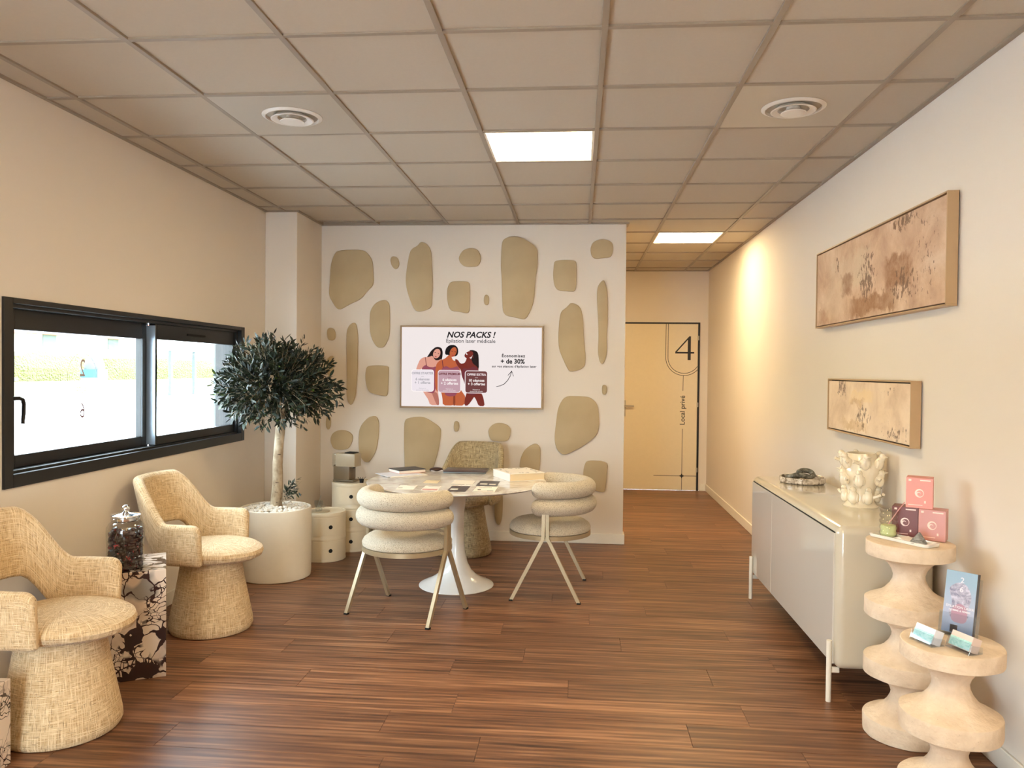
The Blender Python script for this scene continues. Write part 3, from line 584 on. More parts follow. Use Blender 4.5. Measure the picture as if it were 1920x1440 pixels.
for k, pts in enumerate(STONES):
    cx = sum(p[0] for p in pts)/len(pts); cz = sum(p[1] for p in pts)/len(pts)
    q = smooth_poly([(a-cx, b-cz) for a, b in pts], 2)
    o = obj('wall_stone', prism(q, -0.018, 0.0, 'y', 0.0035), 'wall_stone', loc=(cx, YB, cz), angle=50)
    tag(o, SL[k], 'stone panel', 'tan stone shapes on the back wall')

# ---------------------------------------------------------------- wall screen
tv = thing('wall_screen', 'wall-mounted screen showing laser treatment offers with three women', 'screen', (-1.5135, YB-0.012, 1.1265))
TW, TH = 1.2185, 0.700
bz = bmesh.new(); fw_ = 0.0135
for a in ((0, TW, 0, fw_), (0, TW, TH-fw_, TH), (0, fw_, fw_, TH-fw_), (TW-fw_, TW, fw_, TH-fw_)): box(a[0], a[1], -0.046, -0.002, a[2], a[3], 0.001, 1, bm=bz)
obj('frame', bz, 'tv_frame', tv, smooth=False)
obj('back_panel', box(0.004, TW-0.004, -0.036, -0.001, 0.004, TH-0.004), 'void_black', tv, smooth=False)
def shade(name, rgb, s=0.70): glow('screen_'+name, rgb, s)
shade('white', (240, 230, 228))
scn = obj('screen', box(fw_, TW-fw_, -0.042, -0.036, fw_, TH-fw_), 'screen_white', tv, smooth=False)
def S(x, y): return ((x-88)/1748*TW, (1-(y-84)/1000)*TH*0.955+TH*0.0225)
SCOLS = {'hair': (30, 18, 20), 'hair2': (16, 12, 16), 'skin1': (222, 158, 138), 'skin1d': (180, 112, 98), 'skin2': (190, 96, 58), 'skin2d': (140, 60, 36), 'skin3': (120, 42, 34), 'skin3d': (76, 24, 24), 'mauve': (150, 76, 92), 'mauve2': (112, 48, 56),
 'card1': (238, 228, 234), 'card2': (194, 158, 168), 'card3': (110, 62, 62), 'edge': (246, 232, 234), 'grey': (172, 168, 174), 'ink': (28, 24, 30), 'ink2': (70, 66, 72), 'white2': (255, 246, 244), 'lip': (170, 50, 60)}
for k, v in SCOLS.items(): shade(k, v)
pic_layers = []
def P_(col, pts, depth, name='picture', sm=1):
    q = [S(*p) for p in pts]
    if sm: q = smooth_poly(q, sm)
    bm = bmesh.new(); yy = -0.0421-depth*0.00012
    bm.faces.new([bm.verts.new((a, yy, b)) for a, b in q]); bm.normal_update(); bmesh.ops.triangulate(bm, faces=bm.faces[:])
    bm.normal_update()
    bm.faces.ensure_lookup_table()
    if bm.faces[0].normal.y > 0: bmesh.ops.reverse_faces(bm, faces=bm.faces[:])
    pic_layers.append((bm, 'screen_'+col))
def ell(cx, cy, rx, ry, rot=0, n=16):
    r = math.radians(rot); return [(cx+rx*math.cos(a)*math.cos(r)-ry*math.sin(a)*math.sin(r), cy+rx*math.cos(a)*math.sin(r)+ry*math.sin(a)*math.cos(r)) for a in [2*PI*k/n for k in range(n)]]
def flush_pic(name):
    out = bmesh.new(); mats = []
    for bm, m_ in pic_layers:
        if m_ not in mats: mats.append(m_)
        for f in bm.faces: f.material_index = mats.index(m_)
        join(out, bm)
    pic_layers.clear(); return obj(name, out, mats, scn, smooth=False)
# left woman
P_('hair', [(520, 335), (560, 328), (600, 345), (614, 390), (612, 450), (600, 500), (560, 525), (520, 540), (495, 520), (480, 450), (440, 480), (412, 470), (440, 430), (470, 380)], 1)
P_('skin1', [(490, 440), (520, 500), (560, 500), (590, 485), (610, 500), (590, 560), (560, 625), (545, 700), (540, 800), (560, 905), (570, 980), (575, 1070), (462, 1070), (440, 1000), (400, 940), (370, 890), (360, 780), (370, 640), (350, 600), (345, 640), (330, 640), (285, 625), (305, 560), (335, 490), (380, 462), (440, 460)], 2)
P_('skin1', ell(540, 415, 44, 62, 18), 3)
P_('skin1d', [(545, 905), (572, 985), (576, 1070), (545, 1070), (500, 960), (480, 905)], 3)
P_('lip', ell(528, 455, 14, 6, 18), 4); P_('ink', ell(522, 400, 9, 4, 18), 4); P_('ink', ell(562, 415, 9, 4, 18), 4)
P_('mauve', [(355, 600), (405, 555), (440, 585), (500, 590), (530, 575), (545, 620), (540, 760), (530, 880), (500, 925), (420, 905), (375, 880), (360, 700)], 4)
P_('mauve2', [(395, 462), (402, 462), (420, 570), (412, 572)], 5, sm=0)
# middle woman
P_('hair2', [(700, 305), (760, 303), (800, 340), (806, 400), (790, 440), (760, 450), (700, 440), (680, 430), (650, 430), (640, 400), (655, 340)], 6)
P_('skin2', [(690, 430), (720, 450), (740, 500), (790, 510), (820, 560), (830, 640), (820, 760), (830, 860), (860, 900), (900, 960), (885, 1072), (765, 1072), (755, 1050), (745, 1072), (620, 1072), (615, 980), (600, 905), (560, 900), (535, 880), (520, 780), (525, 620), (540, 540), (580, 500), (640, 480), (670, 450)], 7)
P_('skin2', ell(742, 395, 40, 66, 20), 8)
P_('skin2d', [(750, 905), (770, 905), (775, 1072), (745, 1072)], 8)
P_('lip', ell(740, 438, 14, 6, 18), 9); P_('ink', ell(728, 385, 9, 4, 18), 9); P_('ink', ell(768, 392, 9, 4, 18), 9)
P_('mauve', [(600, 620), (615, 590), (660, 570), (710, 600), (760, 585), (800, 570), (825, 625), (810, 780), (800, 905), (770, 950), (690, 960), (640, 930), (620, 800)], 9)
P_('mauve2', [(604, 500), (612, 500), (626, 590), (616, 592)], 10, sm=0)
# right woman
P_('hair', [(930, 370), (990, 365), (1040, 390), (1055, 440), (1060, 620), (1010, 640), (985, 560), (950, 560), (960, 480), (990, 430)], 11)
P_('skin3', [(760, 480), (800, 490), (830, 540), (880, 535), (900, 500), (910, 460), (960, 470), (985, 540), (1030, 570), (1060, 620), (1050, 760), (1060, 880), (1100, 920), (1120, 980), (1135, 1075), (1060, 1075), (1030, 1000), (1005, 955), (985, 990), (930, 1070), (885, 1072), (890, 980), (915, 900), (890, 780), (850, 700), (840, 620), (790, 560)], 12)
P_('skin3', ell(935, 425, 40, 58, 60), 13)
P_('white2', ell(908, 418, 14, 6, 60), 14); P_('skin3d', ell(985, 455, 12, 16, 0), 14)
P_('mauve2', [(860, 590), (930, 610), (990, 570), (1050, 600), (1050, 700), (1060, 860), (1030, 930), (960, 940), (910, 900), (890, 800), (850, 690)], 14)
flush_pic('picture')
for k, (x0, x1, y0, y1, cc, ec) in enumerate(((228, 508, 618, 900, 'card1', 'white2'), (556, 840, 622, 908, 'card2', 'edge'), (888, 1168, 626, 914, 'card3', 'edge'))):
    P_(ec, rrect(x0, x1, y0, y1, 34), 16, sm=0); P_(cc, rrect(x0+8, x1-8, y0+8, y1-8, 28), 17, sm=0)
flush_pic('offer_card')
def TX(body, x, y, px, col, **k):
    a, b = S(x, y); text(body, px/1748*TW*1.28, 'screen_'+col, scn, (a, -0.0448, b), (PI/2, 0, 0), ext=0.0001, **k)
TX('NOS PACKS !', 955, 178, 78, 'ink', shear=0.25, bold=0.0020)
TX('Épilation laser médicale', 955, 255, 50, 'ink2', bold=0.0003)
TX('Économisez', 1476, 438, 40, 'ink', bold=0.0010, space=1.15)
TX('+ de 30%', 1468, 508, 60, 'ink', bold=0.0016)
TX('sur vos séances d\'épilation laser', 1486, 570, 29, 'ink', bold=0.0007, space=1.1)
for x, c1, c2, a, b, c in ((368, 'grey', 'grey', 'OFFRE STARTER', '6 séances', '+ 1 offerte'), (700, 'mauve2', 'white2', 'OFFRE PREMIUM', '6 séances', '+ 2 offertes'), (1030, 'edge', 'white2', 'OFFRE EXTRA', '10 séances', '+ 3 offertes')):
    dy = (x-368)/66
    TX(a, x, 668+dy, 29, c1, bold=0.0008); TX(b, x, 742+dy, 35, c2, bold=0.0007); TX(c, x, 787+dy, 35, c2, bold=0.0007)
    TX('Paiement en', x, 858+dy, 14, c2); TX('plusieurs fois possible', x, 880+dy, 14, c2)
    P_(c1, [(x-18, 706+dy), (x+18, 706+dy), (x+18, 710+dy), (x-18, 710+dy)], 20, sm=0); flush_pic('dash')
up_, dn_ = [], []
arr = [(1272, 826), (1320, 815), (1370, 790), (1410, 745), (1440, 690), (1460, 630)]
P_('ink', [(a-2, b-3) for a, b in arr]+[(a+3, b+3) for a, b in arr[::-1]], 20, sm=0); flush_pic('arrow_shaft')
P_('ink', [(1460, 622), (1483, 692), (1477, 694), (1460, 636), (1416, 684), (1410, 681)], 20, sm=0); flush_pic('arrow_head')

# ---------------------------------------------------------------- tweed tub chairs
def tub_chair(name, label, mat, loc, rz, group=None):
    t_ = thing(name, label, 'armchair', loc, rz, group)
    # skirted pedestal base
    obj('base', solid([(0.195, 0.0), (0.215, 0.004), (0.224, 0.022), (0.222, 0.05), (0.210, 0.11), (0.196, 0.18), (0.182, 0.25), (0.170, 0.32), (0.160, 0.38), (0.158, 0.405)], 56), mat, t_)
    # seat cushion, fuller towards the front
    prof = [(0.0, 0.385), (0.10, 0.386), (0.17, 0.392), (0.215, 0.402), (0.242, 0.420), (0.250, 0.440), (0.244, 0.458), (0.225, 0.470), (0.18, 0.480), (0.10, 0.486), (0.0, 0.488)]
    bm = lathe(prof, 56)
    for v in bm.verts:
        if v.co.x > 0: v.co.x *= 1.14; v.co.z -= 0.010*(v.co.x/0.28)**2
        v.co.y *= 1.0
    obj('seat', bm, mat, t_)
    # wrap-around shell: two arms and the back in one upholstered band
    R, TH_ = 0.263, 0.024
    path = []                                     # (x, y, outward normal, turn 0..1 where 1 = middle of the back)
    E_ = [0.0004, 0.0016, 0.0036, 0.007, 0.012, 0.018, 0.026, 0.036, 0.05, 0.07, 0.09]; XF = 0.088
    for e in E_: path.append((XF-e, -R, Vector((0, -1)), 0.0))
    for k in range(41):
        a = -PI/2-PI*k/40; path.append((-0.04+R*math.cos(a), R*math.sin(a), Vector((math.cos(a), math.sin(a))), 1-abs(k-20)/20))
    for e in E_[::-1]: path.append((XF-e, R, Vector((0, 1)), 0.0))
    L = [E_[0]]
    for a, b in zip(path, path[1:]): L.append(L[-1]+math.hypot(b[0]-a[0], b[1]-a[1]))
    tot = L[-1]+E_[0]; sm = lambda t: t*t*(3-2*t); rows = []
    def rnd(e, r): return 0.0 if e >= r else r-math.sqrt(max(0, r*r-(r-e)**2))
    for i in range(len(path)):
        x, y, nn, tr = path[i]; e = min(L[i], tot-L[i])
        k1 = sm(min(max((tr-0.18)/0.50, 0), 1)); zt = 0.626+0.230*k1
        k2 = sm(min(max((tr-0.30)/0.38, 0), 1)); zb = 0.402+0.165*k2
        zt -= rnd(e, 0.050); zb += rnd(e, 0.022)
        th = (TH_-rnd(e, TH_))*(1.0+0.15*k1); th = max(th, 0.002); zc = (zt+zb)/2; hz = (zt-zb)/2
        ring = []; r_ = min(th, hz); pts = []
        for k in range(7): a = PI*k/6; pts.append((th*math.cos(a), hz-r_+r_*math.sin(a)))
        for f in (0.5, 0.0, -0.5): pts.append((-th, (hz-r_)*f))
        for k in range(7): a = PI+PI*k/6; pts.append((th*math.cos(a), -(hz-r_)+r_*math.sin(a)))
        for f in (-0.5, 0.0, 0.5): pts.append((th, (hz-r_)*f))
        for o_, dz in pts:
            z = zc+dz; lean = max(0, z-0.46)*0.20*k1 + max(0, z-0.46)*0.05*(1-k1); tuck = -0.10*max(0, 0.47-z)*(1-k1)
            d = o_+lean+tuck; ring.append((x+nn.x*d, y+nn.y*d, z))
        rows.append(ring)
    idx = list(range(len(path)))
    bm = bmesh.new(); npts = len(rows[0]); cum = [0]
    for a, b in zip(rows[30], rows[30][1:]+rows[30][:1]): cum.append(cum[-1]+(Vector(a)-Vector(b)).length)
    bm, V = grid(rows, bm, True, 0, uvs=lambda i, j: (L[idx[i]], cum[j]))
    bm.faces.new(V[0]); bm.faces.new(V[-1][::-1]); bmesh.ops.recalc_face_normals(bm, faces=bm.faces[:])
    obj('shell', bm, mat, t_, angle=60)
    return t_
tub_chair('tub_chair', 'nearest beige tweed tub chair, cut by the left edge of the picture', 'tweed_gold', (-2.055, 2.965, 0), math.radians(0), 'beige tweed tub chairs under the window')
tub_chair('tub_chair', 'beige tweed tub chair between the marble block and the tree pot', 'tweed_gold', (-2.03, 4.205, 0), math.radians(-3), 'beige tweed tub chairs under the window')
tub_chair('tub_chair', 'grey brown tweed tub chair behind the round marble table', 'tweed_grey', (-0.895, 6.155, 0), math.radians(-104))

# ---------------------------------------------------------------- breccia marble blocks with the glass jar
t_ = thing('marble_plinth', 'violet veined breccia marble block between the two tweed chairs', 'side table', (-2.165, 3.585, 0), math.radians(28.5))
obj('block', box(-0.185, 0.185, -0.185, 0.185, 0.0, 0.505, 0.0025, 1), 'breccia', t_, smooth=False)
t_ = thing('marble_plinth', 'marble block just showing at the lower left edge of the picture', 'side table', (-2.242, 2.545, 0), math.radians(3))
obj('block', box(-0.20, 0.20, -0.12, 0.12, 0.0, 0.315, 0.0025, 1), 'breccia', t_, smooth=False)
t_ = thing('glass_jar', 'lidded glass jar on the marble block beside the tweed chair', 'jar', (-2.12, 3.52, 0.505))
obj('jar_body', solid([(0.070, 0.0), (0.078, 0.006), (0.080, 0.02), (0.081, 0.12), (0.084, 0.17), (0.082, 0.195), (0.070, 0.214), (0.060, 0.222), (0.058, 0.232), (0.060, 0.236)][:-1], 48) if False else lathe([(0.0, 0.0), (0.070, 0.0), (0.078, 0.006), (0.080, 0.02), (0.081, 0.12), (0.084, 0.17), (0.082, 0.195), (0.070, 0.214), (0.060, 0.222), (0.060, 0.236)], 48), 'thin_glass', t_)
obj('rim_band', lathe([(0.060, 0.224), (0.064, 0.228), (0.064, 0.238), (0.060, 0.242)], 40), 'chrome', t_)
ld = obj('lid', lathe([(0.0, 0.243), (0.062, 0.243), (0.067, 0.247), (0.066, 0.252), (0.05, 0.256), (0.02, 0.259), (0.012, 0.264), (0.0, 0.264)], 40), 'chrome', t_)
obj('knob', sphere(0.019, (0, 0, 0.279), (1, 1, 0.95), 16, 10), 'chrome', ld)
rb = random.Random(3); bm = bmesh.new()
for z in [0.010+0.013*k for k in range(14)]:
    for q in range(26 if z < 0.17 else 14):
        a = rb.random()*2*PI; r = math.sqrt(rb.random())*0.067 if q % 2 else 0.066
        sphere(0.0105, (r*math.cos(a), r*math.sin(a), z+rb.uniform(-.003, .003)), (1, 1, rb.uniform(.8, 1.2)), 6, 4, bm)
tag(obj('sweets', bm, 'berry', loc=(-2.12, 3.52, 0.505)), 'small dark red pieces filling the glass jar', 'sweets', kind='stuff')

# ---------------------------------------------------------------- olive tree
t_ = thing('potted_olive_tree', 'small olive tree in a round white pot in the corner by the window', 'plant', (-2.10, 5.315, 0))
obj('pot', lathe([(0.0, 0.0), (0.232, 0.0), (0.240, 0.006), (0.243, 0.03), (0.243, 0.470), (0.240, 0.482), (0.234, 0.485), (0.228, 0.482), (0.226, 0.47), (0.226, 0.44), (0.0, 0.44)], 72), 'pot_white', t_)
rb = random.Random(11); bm = bmesh.new()
for k in range(420):
    a = rb.random()*2*PI; r = math.sqrt(rb.random())*0.213; s = rb.uniform(0.010, 0.019)
    if r < 0.04: continue
    sphere(s, (r*math.cos(a), r*math.sin(a), 0.462+rb.random()*0.020+0.012*(1-r/0.21)), (rb.uniform(.8, 1.3), rb.uniform(.8, 1.3), 0.75), 6, 4, bm, rot=Matrix.Rotation(rb.random()*3, 4, 'Z'))
tag(obj('pebbles', bm, 'pebble', t_), 'white pebbles covering the soil', kind='stuff')
TX0_, TY0_ = 0.012, -0.02
trunk = [(0.0, 0.0, 0.44), (0.004, 0, 0.52), (0.014, 0, 0.64), (0.012, 0, 0.78), (0.020, 0, 0.92), (0.032, 0, 1.04), (0.034, 0, 1.12)]
tr = obj('trunk', tube(trunk, [0.047, 0.040, 0.036, 0.034, 0.032, 0.033, 0.030], 14), 'bark', t_)
CC = Vector((-0.012, -0.02, 1.325)); CR = Vector((0.315, 0.32, 0.215))
bb = bmesh.new(); twigs = []; rb = random.Random(5)
for k in range(16):
    a = 2*PI*k/16+rb.uniform(-.2, .2); el = rb.uniform(-0.25, 1.2); d = Vector((math.cos(a)*math.cos(el), math.sin(a)*math.cos(el), math.sin(el)))
    p0 = Vector((0.034, 0, 1.08+rb.uniform(-0.05, 0.04))); p2 = CC+Vector((d.x*CR.x, d.y*CR.y, d.z*CR.z))*0.85
    mid = (p0+p2)/2+Vector((0, 0, rb.uniform(0.0, 0.05)))
    tube([p0, (p0+mid)/2+Vector((0, 0, 0.01)), mid, p2], [0.009, 0.007, 0.005, 0.002], 6, bb)
leafpts = []
def leaf_geo(bm, p, d, nrm, l, wd):
    side = d.cross(nrm).normalized()*wd/2; drop = nrm*(-l*0.06)
    a = bm.verts.new(p); b1 = bm.verts.new(p+d*l*0.33+side*0.9+nrm*0.0008); b2 = bm.verts.new(p+d*l*0.33-side*0.9+nrm*0.0008); c1 = bm.verts.new(p+d*l*0.68+side*0.85+drop*0.5); c2 = bm.verts.new(p+d*l*0.68-side*0.85+drop*0.5); e = bm.verts.new(p+d*l+drop)
    bm.faces.new((a, b2, b1)); bm.faces.new((b1, b2, c2, c1)); bm.faces.new((c1, c2, e))
lf = bmesh.new(); outer = []
def do_twig(p0, d, ln, n, base_l, store):
    ax = d.cross(Vector((rb.uniform(-1, 1), rb.uniform(-1, 1), rb.uniform(-1, 1)))).normalized(); pts = []
    for k in range(5):
        s = k/4; pts.append(p0+d*ln*s+Vector((0, 0, -0.25*ln*s*s*(1-abs(d.z)))) + ax*0.04*ln*math.sin(s*3))
    pts = [Vector((max(p.x, -0.372+rb.uniform(0, .01)), p.y, p.z)) for p in pts]
    tube(pts, [0.0018, 0.0016, 0.0013, 0.001, 0.0007], 3, bb)
    for k in range(n):
        s = (k+0.6)/n; i = min(int(s*4), 3); f = s*4-i; p = pts[i].lerp(pts[i+1], f); t = (pts[i+1]-pts[i]); t = t.normalized() if t.length > 1e-5 else d
        q = Matrix.Rotation(rb.random()*2*PI, 3, t) @ ax; q = (q-q.dot(t)*t).normalized()
        ld_ = (t*rb.uniform(0.45, 0.95)+q*rb.uniform(0.5, 0.9)).normalized(); nm = ld_.cross(t.cross(ld_)).normalized() if t.cross(ld_).length > 1e-4 else Vector((0, 0, 1))
        l = base_l*rb.uniform(0.7, 1.25); tip = p+ld_*l
        if tip.x < -0.372: continue
        if store and s > 0.45 and len(outer) < 280 and p.y < 0.1 and rb.random() < 0.16: outer.append((p.copy(), ld_, t.cross(ld_).normalized(), l))
        else: leaf_geo(lf, p, ld_, t.cross(ld_).cross(ld_).normalized() if rb.random() < .5 else t.cross(ld_).normalized(), l, l*rb.uniform(0.22, 0.32))
for k in range(520):
    # even directions over the crown, a flatter underside
    z = 1-2*(k+0.5)/520; a = k*2.39996; rr = math.sqrt(max(0, 1-z*z)); d = Vector((math.cos(a)*rr, math.sin(a)*rr, z)); d = (d+Vector((rb.uniform(-.2, .2), rb.uniform(-.2, .2), rb.uniform(-.15, .15)))).normalized()
    bulge = 1+0.10*math.sin(3*a+1)+0.07*math.sin(7*a)
    if d.z < -0.75 and rb.random() < 0.5: continue
    e = CC+Vector((d.x*CR.x, d.y*CR.y, d.z*CR.z*(0.85 if d.z < 0 else 1.0)))*bulge; ln = rb.uniform(0.11, 0.19); st = rb.choice([0.3, 0.5, 0.62, 0.72, 0.80, 0.86, 0.92])
    p0 = CC+(e-CC)*st; dd = (d+Vector((0, 0, rb.uniform(0.0, 0.5)))).normalized()
    do_twig(p0, dd, ln*(0.9 if st > .8 else 1.0), 15, 0.053, st > 0.75)
for k in range(7):                                # the small shoot at the foot of the trunk
    a = rb.uniform(-0.5, 0.9); d = Vector((math.cos(a)*0.8, -0.25+rb.uniform(-.3, .3), 0.45+0.6*rb.random())).normalized()
    do_twig(Vector((0.03, -0.02, 0.52))+d*0.07, d, rb.uniform(0.10, 0.18), 12, 0.042, True)
    tube([Vector((0.02, 0, 0.50)), Vector((0.03, -0.02, 0.52))+d*0.08], [0.003, 0.002], 4, bb)
tag(obj('branches', bb, 'bark', t_), kind='stuff'); tag(obj('foliage', lf, 'leaf', t_, smooth=False), kind='stuff')
lb = bmesh.new(); leaf_geo(lb, Vector((0, 0, 0)), Vector((1, 0, 0)), Vector((0, 0, 1)), 1.0, 0.27); lo = obj('leaf', lb, 'leaf', smooth=False); lme = lo.data; D.objects.remove(lo)
for p, d, nm, l in outer:
    o = D.objects.new('leaf', lme); C.objects.link(o); o.parent = t_
    yv = nm.cross(d).normalized(); o.matrix_local = Matrix.Translation(p) @ Matrix((d, yv, d.cross(yv))).transposed().to_4x4() @ Matrix.Scale(l, 4)

# ---------------------------------------------------------------- round storage cabinets
def round_cabinet(label, loc, n, rz, name='round_cabinet'):
    t_ = thing(name, label, 'cabinet', loc, rz, 'round cream storage cabinets'); R = 0.160; hm = 0.178
    bm = bmesh.new(); prof = [(R-0.004, 0.0), (R, 0.003), (R, 0.008)]
    for k in range(n):
        z0 = 0.004+hm*k; prof += [(R, z0+0.008), (R-0.0015, z0+0.012), (R-0.0015, z0+hm-0.022), (R, z0+hm-0.018), (R, z0+hm-0.002), (R-0.001, z0+hm)]
    zt = 0.004+hm*n; prof += [(R, zt+0.002), (R-0.002, zt+0.006), (R-0.006, zt+0.006), (R-0.008, zt)]
    obj('body', solid(prof, 64, bm=bm), 'plastic_cream', t_)
    for k in range(n):
        z0 = 0.004+hm*k+0.018; z1 = 0.004+hm*k+hm-0.026; rows = []; a0, a1 = math.radians(-47), math.radians(47); hc, hr = (z0+z1)/2-0.002, 0.0165
        bmd = bmesh.new(); na, nz = 20, 8; RO = R+0.0022
        for r_ in (RO,):
            rows = [[(r_*math.cos(a0+(a1-a0)*i/na), r_*math.sin(a0+(a1-a0)*i/na), z0+(z1-z0)*j/nz) for i in range(na+1)] for j in range(nz+1)]
        V = [[bmd.verts.new(p) for p in r] for r in rows]
        for j in range(nz):
            for i in range(na): bmd.faces.new((V[j][i], V[j][i+1], V[j+1][i+1], V[j+1][i]))
        gm = bmesh.ops.extrude_face_region(bmd, geom=bmd.faces[:])
        for v in gm['geom']:
            if isinstance(v, bmesh.types.BMVert): f_ = (R-0.003)/RO; v.co.x *= f_; v.co.y *= f_
        bmesh.ops.recalc_face_normals(bmd, faces=bmd.faces[:])
        dr_ = obj('door', bmd, 'plastic_cream', t_, angle=50)
        rows = lathe([(0.0, 0.0), (hr, 0.0)], 28); rt = Matrix.Translation((RO+0.0006, 0, hc)) @ Matrix.Rotation(PI/2, 4, 'Y')
        hb_ = bmesh.new(); join(hb_, rows, rt)
        obj('finger_hole', hb_, 'void_black', dr_, smooth=False)
        rg = bmesh.new(); join(rg, lathe([(hr-0.0015, 0.0008), (hr, 0.002), (hr+0.0025, 0.002), (hr+0.0035, 0.0)], 28), rt); obj('hole_ring', rg, 'plastic_cream', dr_)
    return t_
round_cabinet('lower cream round cabinet with two curved doors beside the tree pot', (-1.925, 5.85, 0), 2, math.radians(-56))
round_cabinet('taller cream round cabinet with three curved doors under the coffee machine', (-1.815, 6.20, 0), 3, math.radians(-76))
t_ = thing('coffee_machine', 'compact beige capsule coffee machine on the taller round cabinet', 'coffee machine', (-1.865, 6.22, 0.5445), math.radians(-12))
obj('body', box(-0.095, 0.05, -0.05, 0.06, 0.012, 0.130, 0.006), 'machine_dark', t_)
obj('head', box(-0.075, 0.10, -0.055, 0.06, 0.118, 0.225, 0.008), 'machine', t_)
obj('water_tank', box(-0.105, -0.072, -0.05, 0.04, 0.115, 0.222, 0.004), 'thin_glass', t_)
obj('lever', box(0.0, 0.085, -0.04, 0.045, 0.226, 0.234, 0.003), 'void_black', t_)
obj('drip_tray', box(-0.095, 0.09, -0.055, 0.055, 0.0, 0.012, 0.003), 'machine_dark', t_)
obj('spout', box(0.06, 0.075, -0.01, 0.01, 0.105, 0.12, 0.002), 'void_black', t_)
t_ = thing('stirrer_holder', 'small black stirrer holder beside the coffee machine', 'holder', (-1.726, 6.165, 0.5385))
obj('cup', lathe([(0, 0), (0.015, 0), (0.018, 0.03), (0.016, 0.03)], 16), 'void_black', t_)
for k in range(4): obj('stirrer', tube([(0, 0, 0.012), (-0.03+0.02*k, -0.01+0.01*k, 0.046)], 0.0018, 6), 'void_black', t_)
t_ = thing('saucer_tray', 'rounded grey serving tray on the lower round cabinet', 'tray', (-1.965, 5.825, 0.3605), math.radians(8))
obj('tray', prism(rrect(-0.085, 0.085, -0.05, 0.05, 0.045), 0.0, 0.008, 'z', 0.003), 'frame_wood' if False else 'machine', t_)
t_ = thing('glass_cup', 'double walled glass with a spoon on the lower round cabinet', 'glass', (-1.955, 5.80, 0.3695))
obj('bowl', lathe([(0.0, 0.004), (0.022, 0.0), (0.028, 0.012), (0.024, 0.026), (0.032, 0.045), (0.035, 0.062), (0.032, 0.080), (0.030, 0.080), (0.032, 0.062), (0.028, 0.046), (0.02, 0.028), (0.0, 0.026)], 28), 'thin_glass', t_)
obj('spoon', tube([(-0.01, 0, 0.03), (0.004, 0.004, 0.08), (0.014, 0.008, 0.118)], [0.0035, 0.0022, 0.0045], 8), 'steel', t_)
obj('glass_handle', tube([(0.032, 0, 0.05), (0.047, 0, 0.047), (0.050, 0, 0.035), (0.030, 0, 0.025)], 0.003, 8), 'thin_glass', t_)

# ---------------------------------------------------------------- marble table
TC = (-0.805, 5.225)
t_ = thing('pedestal_table', 'round marble topped table on a flared white trumpet foot', 'table', (*TC, 0))
obj('table_top', solid([(0.565, 0.687), (0.590, 0.693), (0.603, 0.700), (0.604, 0.703), (0.601, 0.7055)], 120), 'marble_top', t_)
obj('foot', solid([(0.247, 0.0), (0.252, 0.004), (0.250, 0.008), (0.225, 0.020), (0.180, 0.040), (0.135, 0.068), (0.100, 0.105), (0.075, 0.155), (0.058, 0.22), (0.050, 0.30), (0.047, 0.40), (0.050, 0.50), (0.060, 0.58), (0.085, 0.64), (0.13, 0.675), (0.17, 0.687)], 72), 'gloss_white', t_)
TZ = 0.7058
def card(cx, cy, w_, h_, rz, mat, label, lines=(), grp='printed cards spread over the marble table'):
    t_ = thing('card', label, 'card', (cx, cy, TZ), rz, grp)
    obj('sheet', box(-w_/2, w_/2, -h_/2, h_/2, 0, 0.0012), mat, t_, smooth=False)
    for (a, b, c, d, m_) in lines: obj('print', box(a*w_, b*w_, c*h_, d*h_, 0.0012, 0.0014), m_, t_, smooth=False)
wl_ = [(-0.35, 0.25, 0.32, 0.36, 'ink'), (-0.35, -0.2, -0.12, 0.02, 'ink'), (-0.3, 0.1, -0.27, -0.24, 'ink'), (0.12, 0.42, -0.3, -0.22, 'ink'), (-0.48, 0.48, -0.47, -0.42, 'ink')]
card(-0.915, 4.875, 0.105, 0.19, 0.03, 'paper', 'white card with a pink band on the marble table', [(-0.45, 0.45, -0.46, -0.2, 'card_pink'), (-0.3, 0.4, 0.36, 0.42, 'ink')])
card(-1.075, 4.885, 0.11, 0.18, 0.05, 'paper', 'white card nearest the left edge of the marble table', [(-0.1, 0.4, 0.4, 0.45, 'ink'), (-0.45, -0.2, -0.2, -0.12, 'ink')])
card(-0.742, 4.870, 0.118, 0.225, 0.0, 'card_dark', 'dark photo card in the front row on the marble table', [(-0.4, 0.0, -0.2, 0.0, 'paper')])
card(-0.572, 4.865, 0.135, 0.225, 0.0, 'paper', 'white text card at the right of the front row of cards', wl_)
card(-0.965, 5.150, 0.095, 0.135, 0.0, 'page_edge', 'small cream card in the back row of cards', [(-0.2, 0.4, 0.38, 0.42, 'ink')])
card(-0.752, 5.140, 0.145, 0.215, 0.0, 'paper', 'white card in the back row with a dark lower line', [(-0.48, 0.15, -0.45, -0.38, 'ink'), (0.22, 0.48, -0.47, -0.42, 'ink')])
card(-0.583, 5.130, 0.135, 0.225, 0.0, 'card_dark', 'dark photo card in the back row beside the big book', [(-0.38, -0.02, -0.25, -0.05, 'paper'), (0.08, 0.4, -0.3, -0.1, 'paper')])
t_ = thing('paper_stack', 'loose white papers under the black notebook', 'papers', (-1.225, 5.475, TZ), math.radians(38))
obj('sheet', box(-0.15, 0.13, -0.11, 0.10, 0, 0.004, 0.001, 1), 'paper', t_, smooth=False); obj('sheet', box(-0.17, 0.10, -0.09, 0.12, 0.0042, 0.007, 0.001, 1), 'flyer_white', t_, smooth=False)
t_ = thing('notebook', 'thick notebook with a black cover on loose papers', 'notebook', (-1.225, 5.575, TZ+0.0075), math.radians(39))
obj('pages', box(-0.103, 0.103, -0.083, 0.083, 0.002, 0.020), 'paper', t_, smooth=False)
